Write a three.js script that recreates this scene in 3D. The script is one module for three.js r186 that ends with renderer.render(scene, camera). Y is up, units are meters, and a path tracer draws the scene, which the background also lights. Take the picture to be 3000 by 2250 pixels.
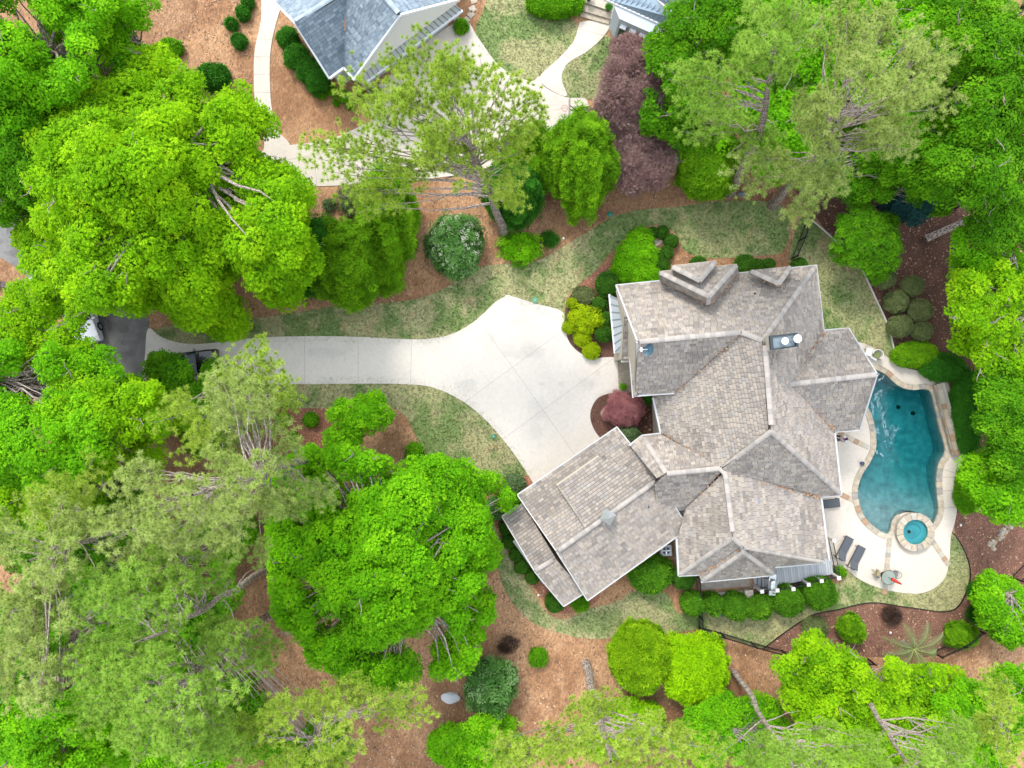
import * as THREE from 'three';
import { mergeGeometries } from 'three/addons/utils/BufferGeometryUtils.js';
import { MarchingCubes } from 'three/addons/objects/MarchingCubes.js';

// ---------------------------------------------------------------- camera, sky, sun, exposure
const ALT = 54, FOCAL = 2000;                       // flying height in metres; focal length in plan units
const scene = new THREE.Scene();
const camera = new THREE.PerspectiveCamera(2 * Math.atan(1125 / FOCAL) * 180 / Math.PI, 4 / 3, 0.5, 600);
camera.position.set(0, ALT, 0); camera.up.set(0, 0, -1); camera.lookAt(0, 0, 0);
const renderer = new THREE.WebGLRenderer({ antialias: true });
renderer.toneMapping = THREE.LinearToneMapping;
renderer.toneMappingExposure = 2.45;
renderer.shadowMap.enabled = true;
const SUN = new THREE.Vector3(-0.27, 0.70, -0.66).normalize();
const sun = new THREE.DirectionalLight(new THREE.Color(1, 0.94, 0.86), 1.5);
sun.position.copy(SUN).multiplyScalar(120); sun.castShadow = true; sun.shadow.radius = 26;
sun.shadow.camera.left = -60; sun.shadow.camera.right = 60; sun.shadow.camera.top = 60; sun.shadow.camera.bottom = -60; sun.shadow.camera.far = 300;
sun.shadow.mapSize.set(4096, 4096);
scene.add(sun, sun.target);

// ---------------------------------------------------------------- noise and random numbers
function rng(seed) { let a = seed >>> 0; return () => { a = (a + 0x6D2B79F5) | 0; let t = Math.imul(a ^ (a >>> 15), 1 | a); t = (t + Math.imul(t ^ (t >>> 7), 61 | t)) ^ t; return ((t ^ (t >>> 14)) >>> 0) / 4294967296; }; }
const hash = (x, y, s) => { let h = Math.imul(x, 374761393) + Math.imul(y, 668265263) + Math.imul(s, 974711); h = Math.imul(h ^ (h >>> 13), 1274126177); return ((h ^ (h >>> 16)) >>> 0) / 4294967296; };
function vnoise(x, y, s = 1) { const xi = Math.floor(x), yi = Math.floor(y), fx = x - xi, fy = y - yi, u = fx * fx * (3 - 2 * fx), v = fy * fy * (3 - 2 * fy); const a = hash(xi, yi, s), b = hash(xi + 1, yi, s), c = hash(xi, yi + 1, s), d = hash(xi + 1, yi + 1, s); return a + (b - a) * u + (c - a) * v + (a - b - c + d) * u * v; }
function fbm(x, y, o = 4, s = 1) { let t = 0, a = 0.5, n = 0; for (let i = 0; i < o; i++) { t += a * vnoise(x, y, s + i * 17); n += a; a *= 0.5; x *= 2.03; y *= 2.03; } return t / n; }
const clamp = (x, a = 0, b = 1) => Math.min(b, Math.max(a, x)), lerp = (a, b, t) => a + (b - a) * t, smooth = (a, b, x) => { const t = clamp((x - a) / (b - a)); return t * t * (3 - 2 * t); };
const mix3 = (a, b, t) => [lerp(a[0], b[0], t), lerp(a[1], b[1], t), lerp(a[2], b[2], t)];

// overcast sky with broken bright cloud
{
  const W = 1024, H = 512, d = new Float32Array(W * H * 4);
  for (let j = 0; j < H; j++) for (let i = 0; i < W; i++) {
    const th = (j + 0.5) / H * Math.PI - Math.PI / 2, ph = (i + 0.5) / W * 2 * Math.PI - Math.PI, y = Math.sin(th), c = Math.cos(th), x = c * Math.cos(ph), z = c * Math.sin(ph);
    const o = (j * W + i) * 4; let L, col;
    if (y <= 0) { L = 0.12; col = [0.8, 0.85, 0.75]; } else {
      const k = 1 / (y + 0.18), px = x * k * 2.4, pz = z * k * 2.4, n = fbm(px + 11.3, pz + 4.1, 5, 3);
      const thin = smooth(0.52, 0.80, n);                       // thinner, brighter parts of the cloud sheet
      L = (0.55 + 0.45 * y) * (0.72 + 0.55 * n + 1.5 * thin);
      const s = x * SUN.x + y * SUN.y + z * SUN.z; L *= 1 + 0.55 * Math.exp((s - 1) * 5);
      const gl = Math.acos(clamp((x * 0.513 + y * 0.858 + z * 0.034), -1, 1)); L += 10 * smooth(0.062, 0.0, gl * (0.6 + 0.9 * vnoise(px * 14, pz * 14, 5)));   // a gap in the cloud, mirrored in the pool
      col = mix3([0.88, 0.97, 1.13], [1.03, 1.0, 0.96], thin);
    }
    d[o] = col[0] * L; d[o + 1] = col[1] * L; d[o + 2] = col[2] * L; d[o + 3] = 1;
  }
  const t = new THREE.DataTexture(d, W, H, THREE.RGBAFormat, THREE.FloatType); t.mapping = THREE.EquirectangularReflectionMapping; t.magFilter = t.minFilter = THREE.LinearFilter; t.wrapS = THREE.RepeatWrapping; t.needsUpdate = true;
  scene.background = t; scene.environment = t; scene.backgroundIntensity = 0.68; scene.environmentIntensity = 0.68;
}

// ---------------------------------------------------------------- helpers
// site(): plan position (u to the right, v downwards, as surveyed from the air) at a height in metres -> world point
const site = (u, v, h = 0) => new THREE.Vector3((u - 1500) / FOCAL * (ALT - h), h, (v - 1125) / FOCAL * (ALT - h));
const len = (n, h = 0) => n / FOCAL * (ALT - h);
const names = {};
function numbered(n) { const k = names[n] = (names[n] ?? -1) + 1; return k ? n + '_' + String(k).padStart(3, '0') : n; }
function tag(o, label, category, group) { o.userData.label = label; o.userData.category = category; if (group) o.userData.group = group; return o; }
function thing(name, label, category, pos, group) { const o = new THREE.Group(); o.name = numbered(name); if (pos) o.position.copy(pos); scene.add(o); return tag(o, label, category, group); }
function setting(name, geo, mat) { const m = mesh(name, geo, mat); m.name = numbered(name); m.userData.kind = 'structure'; scene.add(m); return m; }
function mesh(name, geo, mat, parent) { const m = new THREE.Mesh(geo, mat); m.name = name; m.castShadow = m.receiveShadow = true; if (parent) parent.add(m); return m; }
function std(c, rough = 0.85, extra = {}) { const m = new THREE.MeshStandardMaterial({ roughness: rough, ...extra }); if (Array.isArray(c)) m.color.setRGB(...c); else if (c !== undefined) m.color.set(c); return m; }
function geoFrom(pos, idx, col, uv) { const g = new THREE.BufferGeometry(); g.setAttribute('position', new THREE.Float32BufferAttribute(pos, 3)); if (col) g.setAttribute('color', new THREE.Float32BufferAttribute(col, 3)); if (uv) g.setAttribute('uv', new THREE.Float32BufferAttribute(uv, 2)); if (idx) g.setIndex(idx); g.computeVertexNormals(); return g; }
function box(w, h, d, x = 0, y = 0, z = 0, ry = 0) { const g = new THREE.BoxGeometry(w, h, d); if (ry) g.rotateY(ry); g.translate(x, y, z); return g; }
function cyl(r1, r2, h, x = 0, y = 0, z = 0, n = 14) { const g = new THREE.CylinderGeometry(r1, r2, h, n); g.translate(x, y, z); return g; }
const merge = (a) => mergeGeometries(a.map((g) => { const q = g.index ? g.toNonIndexed() : g; for (const k of Object.keys(q.attributes)) if (!['position', 'normal', 'uv'].includes(k)) q.deleteAttribute(k); if (!q.attributes.uv) q.setAttribute('uv', new THREE.Float32BufferAttribute(new Float32Array(q.attributes.position.count * 2), 2)); return q; }));
function bar(a, b, w, h = w) { const d = b.clone().sub(a), L = d.length(), g = new THREE.BoxGeometry(w, h, L), o = new THREE.Object3D(); o.position.copy(a).add(b).multiplyScalar(0.5); o.lookAt(b); o.updateMatrix(); g.applyMatrix4(o.matrix); return g; }
// tapered tube through points with a radius at each
function tube(pts, rad, seg = 7) {
  const pos = [], idx = [], uv = []; let ref = new THREE.Vector3(0.31, 0.2, 0.93), run = 0;
  for (let i = 0; i < pts.length; i++) {
    const t = pts[Math.min(i + 1, pts.length - 1)].clone().sub(pts[Math.max(i - 1, 0)]).normalize(), n = new THREE.Vector3().crossVectors(t, ref).normalize(), b = new THREE.Vector3().crossVectors(t, n);
    if (i) run += pts[i].distanceTo(pts[i - 1]);
    for (let k = 0; k <= seg; k++) { const a = k / seg * 2 * Math.PI, c = Math.cos(a) * rad[i], s = Math.sin(a) * rad[i]; pos.push(pts[i].x + n.x * c + b.x * s, pts[i].y + n.y * c + b.y * s, pts[i].z + n.z * c + b.z * s); uv.push(k / seg, run); }
  }
  for (let i = 0; i < pts.length - 1; i++) for (let k = 0; k < seg; k++) { const a = i * (seg + 1) + k, c = a + seg + 1; idx.push(a, a + 1, c, a + 1, c + 1, c); }
  return geoFrom(pos, idx, null, uv);
}
const V2 = (x, y) => new THREE.Vector2(x, y);
// closed outline from plan points: [u, v] pairs, rounded when curve is set
function outline(list, h = 0, curve = true) {
  const p = list.map(([u, v]) => site(u, v, h));
  if (!curve) return p.map((q) => V2(q.x, q.z));
  const c = new THREE.CatmullRomCurve3(p, true, 'centripetal'); return c.getPoints(list.length * 6).slice(0, -1).map((q) => V2(q.x, q.z));
}
// flat sheet with world-metre uv
function sheet(pts, y, holes = []) {
  const s = new THREE.Shape(pts); for (const h of holes) s.holes.push(new THREE.Path(h));
  const g = new THREE.ShapeGeometry(s, 1), p = g.attributes.position, uv = g.attributes.uv;
  for (let i = 0; i < p.count; i++) { const x = p.getX(i), z = p.getY(i); p.setXYZ(i, x, y, z); uv.setXY(i, x, z); }
  const ix = g.index; for (let i = 0; i < ix.count; i += 3) { const a = ix.getX(i); ix.setX(i, ix.getX(i + 1)); ix.setX(i + 1, a); }
  g.computeVertexNormals(); return g;
}
// slab: an outline with thickness, top at y, world-metre uv
function slab(pts, y, t, holes = [], bevel = 0) {
  const s = new THREE.Shape(pts.map((q) => V2(q.x, -q.y))); for (const h of holes) s.holes.push(new THREE.Path(h.map((q) => V2(q.x, -q.y))));
  const g = new THREE.ExtrudeGeometry(s, { depth: t - bevel, bevelEnabled: bevel > 0, bevelThickness: bevel, bevelSize: bevel, bevelOffset: -bevel, bevelSegments: 1, curveSegments: 1 });
  g.rotateX(-Math.PI / 2); g.translate(0, y - t, 0);
  const p = g.attributes.position, uv = g.attributes.uv; for (let i = 0; i < p.count; i++) uv.setXY(i, p.getX(i) + 0.3 * p.getY(i), p.getZ(i) + 0.3 * p.getY(i)); return g;
}
// the part of a polygon on one side of a line
function halfplane(poly, px, py, nx, ny) {
  const out = []; for (let i = 0; i < poly.length; i++) { const a = poly[i], b = poly[(i + 1) % poly.length], da = (a.x - px) * nx + (a.y - py) * ny, db = (b.x - px) * nx + (b.y - py) * ny; if (da >= 0) out.push(a); if ((da > 0 && db < 0) || (da < 0 && db > 0)) { const t = da / (da - db); out.push(V2(a.x + (b.x - a.x) * t, a.y + (b.y - a.y) * t)); } }
  return out;
}
const area = (p) => { let s = 0; for (let i = 0; i < p.length; i++) { const a = p[i], b = p[(i + 1) % p.length]; s += a.x * b.y - a.y * b.x; } return Math.abs(s) / 2; };
function inside(p, x, y) { let c = false; for (let i = 0, j = p.length - 1; i < p.length; j = i++) if ((p[i].y > y) !== (p[j].y > y) && x < (p[j].x - p[i].x) * (y - p[i].y) / (p[j].y - p[i].y) + p[i].x) c = !c; return c; }
// cut a paved area into slabs along joint lines (each two plan points), joints 'gap' metres wide
function cut(poly, joints, gap) {
  let out = [poly];
  for (const [a, b] of joints) {
    const p = site(...a), q = site(...b), d = V2(q.x - p.x, q.z - p.z).normalize(), nx = -d.y, ny = d.x, g = gap / 2, next = [];
    for (const o of out) { const l = halfplane(o, p.x + nx * g, p.z + ny * g, nx, ny), r = halfplane(o, p.x - nx * g, p.z - ny * g, -nx, -ny); for (const s of [l, r]) if (s.length > 2 && area(s) > 0.05) next.push(s); }
    out = next;
  }
  return out;
}
const offset = (p, d) => p.map((q, i) => { const a = p[(i + p.length - 1) % p.length], b = p[(i + 1) % p.length], t = V2(b.x - a.x, b.y - a.y).normalize(); return V2(q.x + t.y * d, q.y - t.x * d); });

// ---------------------------------------------------------------- textures
function texture(w, h, fn, rx = 1, ry = 1, srgb = true) {
  const d = new Uint8Array(w * h * 4);
  for (let j = 0; j < h; j++) for (let i = 0; i < w; i++) { const c = fn(i, j), o = (j * w + i) * 4; d[o] = clamp(c[0], 0, 255); d[o + 1] = clamp(c[1], 0, 255); d[o + 2] = clamp(c[2], 0, 255); d[o + 3] = 255; }
  const t = new THREE.DataTexture(d, w, h); t.magFilter = THREE.LinearFilter; t.minFilter = THREE.LinearMipmapLinearFilter; t.generateMipmaps = true; t.wrapS = t.wrapT = THREE.RepeatWrapping; t.repeat.set(rx, ry); if (srgb) t.colorSpace = THREE.SRGBColorSpace; t.needsUpdate = true; return t;
}
const MAPX = 100, MAPZ = 75;                        // metres covered by the large ground maps
const worldMap = (fn, w = 2048, h = 1536) => { const t = texture(w, h, (i, j) => fn((i + 0.5) / w * MAPX - MAPX / 2, (j + 0.5) / h * MAPZ - MAPZ / 2)); t.repeat.set(1 / MAPX, 1 / MAPZ); t.offset.set(0.5, 0.5); return t; };
const grassGreen = (x, z) => smooth(0.42, 0.66, fbm(x * 0.42 + 7, z * 0.42 + 3, 3, 5) * 0.6 + fbm(x * 1.6, z * 1.6, 3, 9) * 0.4);
const lush = [[2150, 640, 190, 110, 0.5], [1560, 60, 130, 90, 0.25], [2470, 860, 120, 160, 0.35], [1700, 250, 60, 60, 0.3], [1600, 800, 130, 60, 0.1], [1330, 1240, 200, 120, 0.1], [1700, 1800, 330, 90, -0.34], [2730, 1750, 150, 80, -0.12], [1480, 1350, 120, 90, -0.2], [2260, 1890, 60, 30, 0.5], [2520, 1730, 60, 30, 0.35], [2800, 1620, 40, 70, 0.4]].map(([u, v, a, b, k]) => { const c = site(u, v); return [c.x, c.z, len(a), len(b), k]; });
function greenness(x, z) { let g = grassGreen(x, z); for (const [cx, cz, a, b, k] of lush) { const d = ((x - cx) / a) ** 2 + ((z - cz) / b) ** 2; g += k * Math.exp(-d); } return clamp(g); }
const lawnMap = worldMap((x, z) => { const g = greenness(x, z), f = vnoise(x * 13, z * 13, 31) - 0.5, f2 = vnoise(x * 27, z * 27, 37) - 0.5, b = smooth(0.66, 0.8, fbm(x * 0.9 + 40, z * 0.9, 3, 61)); let c = mix3([164, 161, 114], [116, 136, 78], g); c = mix3(c, [190, 152, 118], b * 0.45 * (1 - g)); const k = 1 + f * 0.24 + f2 * 0.28; return [c[0] * k, c[1] * k, c[2] * k]; });
const strawMap = worldMap((x, z) => { const f = vnoise(x * 15 + z * 4, z * 6 - x * 3, 71) - 0.5, f2 = vnoise(x * 29, z * 29, 73) - 0.5, m = fbm(x * 0.3, z * 0.3, 4, 77), q = smooth(0.55, 0.7, fbm(x * 1.1, z * 1.1, 3, 79)); let c = mix3([184, 143, 106], [158, 117, 84], smooth(0.35, 0.65, m)); c = mix3(c, [206, 166, 128], q * 0.4); const k = 1 + f * 0.30 + f2 * 0.30; return [c[0] * k, c[1] * k, c[2] * k]; });
const chipMap = texture(1024, 1024, (i, j) => { const x = i / 1024 * 16, z = j / 1024 * 16, n = vnoise(x * 11, z * 11, 91), n2 = vnoise(x * 22, z * 20, 93), m = fbm(x * 0.7, z * 0.7, 3, 95); let c = mix3([112, 82, 70], [160, 120, 102], n2); c = mix3(c, [206, 168, 144], smooth(0.84, 0.97, n) * 0.8); const k = 0.72 + 0.6 * n2 * n + 0.3 * m; return [c[0] * k, c[1] * k, c[2] * k]; }, 1 / 8, 1 / 8);
const grainTex = texture(512, 512, (i, j) => { const n = 128 + 70 * (vnoise(i / 3, j / 3, 5) - 0.5) + 120 * (hash(i, j, 3) - 0.5); return [n, n, n]; }, 0.5, 0.5, false);
const concreteMap = worldMap((x, z) => { const m = fbm(x * 0.35, z * 0.35, 4, 41), b = smooth(0.58, 0.78, fbm(x * 0.55 + 9, z * 0.8, 4, 43)), f = vnoise(x * 9, z * 9, 47) - 0.5, s = smooth(0.74, 0.86, fbm(x * 1.3, z * 1.3, 3, 49)); let c = mix3([230, 225, 217], [220, 214, 206], m); c = mix3(c, [204, 201, 196], b * 0.5); c = mix3(c, [194, 188, 178], s * 0.35); const k = 1 + f * 0.05; return [c[0] * k, c[1] * k, c[2] * k]; }, 1536, 1152);
const asphaltMap = texture(512, 512, (i, j) => { const n = fbm(i / 60, j / 60, 4, 51), f = hash(i, j, 7), s = smooth(0.5, 0.8, vnoise(i / 128 * 3, j / 30, 53)); const k = 104 + 40 * n + 24 * (f - 0.5) - 14 * s; return [k, k * 0.985, k * 0.97]; }, 1 / 8, 1 / 8);
const barkMap = texture(256, 512, (i, j) => { const n = fbm(i / 14, j / 34, 4, 55), c = smooth(0.35, 0.62, n); return mix3([112, 99, 92], [196, 186, 178], c); }, 1, 0.6);
const stoneTones = [[0.70, 0.59, 0.44], [0.62, 0.53, 0.41], [0.76, 0.67, 0.53], [0.50, 0.46, 0.40], [0.56, 0.37, 0.23], [0.68, 0.63, 0.54]];
const stoneMap = texture(256, 256, (i, j) => { const n = fbm(i / 40, j / 40, 4, 57), f = hash(i, j, 11); const k = 205 + 60 * (n - 0.5) + 20 * (f - 0.5); return [k, k, k]; }, 0.7, 0.7);
const stoneMats = stoneTones.map((c) => std(c, 0.8, { map: stoneMap, bumpMap: grainTex, bumpScale: 0.004 }));
const M = {
  ground: std([0.78, 0.77, 0.76], 1, { map: strawMap, bumpMap: strawMap, bumpScale: 0.03 }),
  leafLitter: std([0.60, 0.58, 0.57], 1, { map: strawMap, bumpMap: strawMap, bumpScale: 0.03 }),
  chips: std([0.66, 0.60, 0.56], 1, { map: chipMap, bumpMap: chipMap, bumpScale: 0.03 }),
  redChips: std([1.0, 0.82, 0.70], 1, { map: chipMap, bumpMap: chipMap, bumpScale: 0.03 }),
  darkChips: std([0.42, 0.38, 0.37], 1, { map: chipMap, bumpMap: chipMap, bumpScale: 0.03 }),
  lawn: std([0.86, 0.86, 0.86], 1, { map: lawnMap, bumpMap: lawnMap, bumpScale: 0.02 }),
  concrete: std([0.82, 0.795, 0.765], 0.8, { map: concreteMap, bumpMap: grainTex, bumpScale: 0.002 }),
  patio: std([0.76, 0.715, 0.66], 0.8, { map: concreteMap, bumpMap: grainTex, bumpScale: 0.002 }),
  jointFill: std([0.20, 0.19, 0.18], 1), asphalt: std([0.9, 0.9, 0.9], 0.95, { map: asphaltMap, bumpMap: grainTex, bumpScale: 0.004 }),
  bark: std([0.62, 0.58, 0.56], 1, { map: barkMap, bumpMap: barkMap, bumpScale: 0.03 }), paleBark: std([0.92, 0.88, 0.85], 1, { map: barkMap, bumpMap: barkMap, bumpScale: 0.02 }), darkBark: std([0.3, 0.27, 0.26], 1, { map: barkMap, bumpMap: barkMap, bumpScale: 0.03 }),
  trim: std([0.52, 0.52, 0.52], 0.55), whiteTrim: std([0.78, 0.79, 0.82], 0.5), wallTan: std([0.50, 0.44, 0.36], 0.9, { bumpMap: grainTex, bumpScale: 0.006 }), wallGrey: std([0.46, 0.50, 0.54], 0.8), wallWhite: std([0.78, 0.78, 0.78], 0.7),
  seam: std([0.50, 0.54, 0.57], 0.42, { metalness: 0.35 }), seamDark: std([0.22, 0.26, 0.30], 0.45, { metalness: 0.4 }), iron: std([0.012, 0.012, 0.014], 0.5, { metalness: 0.3 }), glass: std([0.03, 0.04, 0.05], 0.08),
  steel: std([0.72, 0.74, 0.76], 0.28, { metalness: 0.9 }), rubber: std([0.02, 0.02, 0.022], 0.8), galv: std([0.62, 0.66, 0.70], 0.35, { metalness: 0.8 }), deckWood: std([0.40, 0.42, 0.44], 0.8), greenPlastic: std([0.05, 0.22, 0.13], 0.5), white: std([0.8, 0.8, 0.8], 0.5), terracotta: std([0.32, 0.13, 0.07], 0.8),
};

// ================================================================ the ground
const G = 90;
const poolPts = [[2556, 1084], [2588, 1094], [2630, 1130], [2664, 1142], [2721, 1144], [2736, 1190], [2750, 1250], [2767, 1326], [2750, 1355], [2742, 1400], [2744, 1450], [2748, 1490], [2740, 1520], [2725, 1540], [2705, 1512], [2672, 1498], [2640, 1500], [2614, 1522], [2602, 1563], [2570, 1550], [2530, 1510], [2513, 1460], [2512, 1430], [2525, 1390], [2550, 1350], [2565, 1310], [2563, 1260], [2550, 1210], [2535, 1180], [2528, 1130]];
const pool = outline(poolPts), poolHole = offset(pool, area(offset(pool, 0.02)) > area(pool) ? 0.12 : -0.12);
const SPA = site(2672, 1555), spaR = len(55);
const outward = area(offset(pool, 0.02)) > area(pool) ? 1 : -1, dig = offset(pool, outward * 0.2);
setting('ground', sheet([V2(-G, -G), V2(G, -G), V2(G, G), V2(-G, G)], 0, [dig]), M.ground);
const bed = (list, y, mat, name = 'mulch_bed', curve = true, holes) => setting(name, sheet(outline(list, 0, curve), y, holes), mat);
// dark leaf litter of the woods and mulch
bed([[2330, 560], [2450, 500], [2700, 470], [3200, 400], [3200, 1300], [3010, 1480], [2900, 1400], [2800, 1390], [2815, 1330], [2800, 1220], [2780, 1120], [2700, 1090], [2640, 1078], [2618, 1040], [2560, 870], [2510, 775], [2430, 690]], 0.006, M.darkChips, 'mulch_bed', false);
bed([[2795, 1540], [2830, 1450], [2950, 1400], [3200, 1380], [3200, 1800], [2960, 1770], [2850, 1870], [2750, 1918], [2560, 1925], [2290, 1905], [2232, 1900], [2300, 1852], [2380, 1802], [2450, 1787], [2550, 1766], [2640, 1777], [2700, 1785], [2760, 1792], [2802, 1780], [2838, 1710], [2840, 1660], [2822, 1608]], 0.010, M.chips);
bed([[540, -300], [560, 80], [470, 180], [380, 170], [200, 300], [-200, 400], [-300, -300]], 0.006, M.leafLitter, 'leaf_litter_ground');
bed([[-300, 700], [60, 730], [130, 790], [140, 860], [60, 920], [-300, 950]], 0.006, M.leafLitter, 'leaf_litter_ground');
bed([[1290, 1990], [1400, 2060], [1440, 2150], [1400, 2400], [1100, 2400], [1200, 2150]], 0.006, M.leafLitter, 'leaf_litter_ground');
bed([[1900, 2040], [2050, 2020], [2250, 2110], [2300, 2400], [1900, 2400]], 0.006, M.leafLitter, 'leaf_litter_ground');
bed([[1560, 560], [1850, 480], [2100, 560], [2330, 570], [2310, 600], [2100, 588], [1960, 606], [1800, 632], [1650, 700], [1600, 700]], 0.006, M.leafLitter, 'leaf_litter_ground');
bed([[760, 1190], [860, 1196], [960, 1210], [930, 1500], [800, 1700], [650, 1500], [700, 1300]], 0.007, M.redChips, 'mulch_bed');
// planting beds beside the house
bed([[1650, 918], [1653, 950], [1666, 1002], [1700, 1036], [1742, 1049], [1812, 1051], [1860, 1050], [1880, 900], [1960, 830], [1850, 805], [1790, 800], [1740, 800], [1690, 842], [1662, 880]], 0.014, M.darkChips);
bed([[1690, 850], [1730, 805], [1790, 770], [1795, 830], [1750, 860], [1712, 868]], 0.020, M.redChips);
bed([[1812, 1152], [1790, 1153], [1755, 1165], [1736, 1190], [1730, 1222], [1740, 1256], [1758, 1282], [1830, 1330], [1930, 1310], [1950, 1180], [1900, 1140]], 0.014, M.darkChips);
bed([[1562, 1414], [1515, 1388], [1470, 1408], [1440, 1440], [1430, 1490], [1470, 1560], [1500, 1620], [1560, 1710], [1620, 1790], [1700, 1790], [1760, 1740], [1600, 1500]], 0.012, M.redChips);
// lawns
const LAWN = {
  front: [[440, 975], [520, 1020], [600, 1020], [900, 1000], [1300, 1000], [1425, 930], [1484, 884], [1645, 935], [1662, 870], [1690, 838], [1740, 797], [1780, 750], [1840, 690], [1900, 662], [1950, 664], [1986, 692], [2002, 730], [2045, 752], [2110, 757], [2230, 748], [2292, 738], [2312, 680], [2300, 612], [2250, 592], [2180, 588], [2080, 592], [1985, 606], [1880, 614], [1800, 634], [1740, 668], [1680, 704], [1620, 740], [1560, 768], [1440, 776], [1390, 790], [1330, 828], [1250, 868], [1120, 888], [1050, 885], [960, 900], [850, 918], [700, 938], [560, 945]],
  east: [[2312, 770], [2322, 700], [2345, 640], [2372, 640], [2432, 692], [2512, 772], [2562, 870], [2602, 960], [2624, 1046], [2600, 1052], [2540, 1022], [2480, 1020], [2410, 990], [2370, 860], [2330, 800]],
  drive: [[560, 1105], [700, 1107], [900, 1105], [1050, 1104], [1170, 1106], [1265, 1120], [1350, 1155], [1415, 1205], [1476, 1270], [1522, 1332], [1560, 1390], [1500, 1392], [1450, 1412], [1390, 1432], [1310, 1402], [1260, 1350], [1220, 1280], [1180, 1212], [1100, 1180], [1000, 1194], [840, 1194], [700, 1180], [560, 1160]],
  side: [[1428, 1500], [1462, 1570], [1500, 1640], [1545, 1710], [1602, 1795], [1650, 1815], [1720, 1786], [1800, 1764], [1862, 1732], [1955, 1740], [1985, 1795], [2040, 1800], [2046, 1838], [2000, 1850], [1900, 1856], [1750, 1872], [1660, 1860], [1560, 1822], [1500, 1762], [1468, 1700], [1448, 1600]],
  back: [[2047, 1780], [2150, 1790], [2260, 1755], [2400, 1725], [2470, 1700], [2486, 1672], [2512, 1690], [2562, 1714], [2640, 1732], [2700, 1733], [2740, 1716], [2766, 1688], [2776, 1640], [2786, 1560], [2820, 1608], [2838, 1660], [2836, 1710], [2800, 1780], [2760, 1790], [2700, 1783], [2640, 1775], [2550, 1764], [2450, 1785], [2380, 1800], [2300, 1850], [2234, 1898], [2150, 1872], [2052, 1842]],
  neighbour: [[1392, 95], [1420, 20], [1440, -80], [1540, -60], [1600, 30], [1680, 60], [1692, 80], [1690, 110], [1640, 165], [1588, 220], [1540, 236], [1480, 214], [1420, 180]],
  neighbourSmall: [[1660, 285], [1642, 230], [1660, 188], [1722, 150], [1772, 102], [1802, 130], [1810, 200], [1790, 290], [1722, 290]],
};
const lawnShapes = Object.values(LAWN).map((l, i) => { const o = outline(l); setting('lawn', sheet(o, 0.022 + (i % 2) * 0.001), M.lawn); return o; });
// asphalt street
setting('road', sheet(outline([[-300, 380], [40, 470], [130, 640], [210, 740], [330, 830], [425, 900], [437, 962], [424, 1050], [420, 1110], [380, 1250], [330, 1400], [260, 1600], [150, 1640], [190, 1400], [250, 1180], [230, 1010], [130, 860], [-20, 745], [-300, 700]]), 0.012), M.asphalt);
// the driveway of concrete slabs
function paving(name, list, joints, mat, y = 0.05, curve = true, gap = 0.016, t = 0.09) {
  const g = new THREE.Group(); g.name = numbered(name); g.userData.kind = 'structure'; scene.add(g);
  const o = outline(list, 0, curve); mesh('joint_filler', sheet(o, y - 0.012), M.jointFill, g);
  for (const p of cut(o, joints, gap)) mesh('slab', slab(p, y, t), mat, g); return o;
}
const driveList = [[437, 962], [470, 985], [520, 1003], [570, 1008], [640, 1003], [750, 990], [900, 985], [1050, 987], [1170, 993], [1250, 993], [1320, 980], [1375, 952], [1415, 920], [1450, 886], [1482, 866], [1482, 864], [1566, 889], [1650, 916], [1654, 950], [1667, 1001], [1701, 1035], [1743, 1048], [1806, 1050], [1812, 1100], [1810, 1150], [1788, 1152], [1754, 1164], [1735, 1190], [1729, 1221], [1739, 1256], [1765, 1290], [1790, 1310], [1690, 1380], [1580, 1450], [1560, 1412], [1512, 1338], [1466, 1278], [1405, 1213], [1340, 1166], [1260, 1133], [1170, 1125], [1050, 1124], [900, 1125], [700, 1127], [560, 1121], [470, 1112], [422, 1108], [426, 1040]];
paving('driveway', driveList, [[[570, 900], [570, 1200]], [[730, 900], [732, 1200]], [[893, 900], [893, 1200]], [[1049, 900], [1050, 1200]], [[1210, 900], [1200, 1200]], [[1398, 930], [1730, 1398]], [[1310, 1216], [1680, 945]], [[1400, 1340], [1770, 1070]]], M.concrete);
paving('front_walk', [[1808, 1051], [1880, 1048], [1888, 1150], [1813, 1151]], [[[1846, 1000], [1848, 1200]], [[1790, 1100], [1900, 1099]]], std([0.50, 0.43, 0.33], 0.85, { map: stoneMap }), 0.07, false);
// neighbour's paths and court
paving('sidewalk', [[776, -60], [765, 60], [748, 140], [744, 200], [748, 300], [760, 350], [775, 420], [770, 470], [850, 428], [812, 380], [797, 320], [791, 230], [793, 150], [806, 80], [826, 10], [835, -60]], [0, 52, 104, 156, 208, 260, 312, 364].map((v) => [[700, v + 10], [900, v + 14]]), M.patio, 0.05);
paving('neighbour_court', [[745, 470], [775, 440], [838, 427], [900, 420], [985, 402], [1052, 372], [1090, 350], [1070, 290], [1120, 240], [1360, 60], [1400, 110], [1470, 200], [1560, 238], [1580, 225], [1590, 250], [1660, 286], [1718, 292], [1718, 350], [1680, 372], [1600, 420], [1400, 500], [1200, 530], [1060, 540], [930, 546], [860, 545], [770, 560]], [[[912, 380], [935, 600]], [[1100, 200], [1170, 600]], [[1330, 60], [1400, 600]], [[1560, 200], [1660, 500]], [[1000, 440], [1750, 300]]], M.patio, 0.052);
paving('neighbour_walk', [[1582, 226], [1636, 172], [1682, 118], [1694, 80], [1700, 66], [1786, 70], [1772, 102], [1722, 150], [1662, 188], [1645, 228], [1660, 282], [1592, 249]], [[[1700, 88], [1790, 110]], [[1672, 120], [1730, 160]], [[1640, 150], [1690, 190]], [[1600, 200], [1670, 228]]], M.patio, 0.054);
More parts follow.
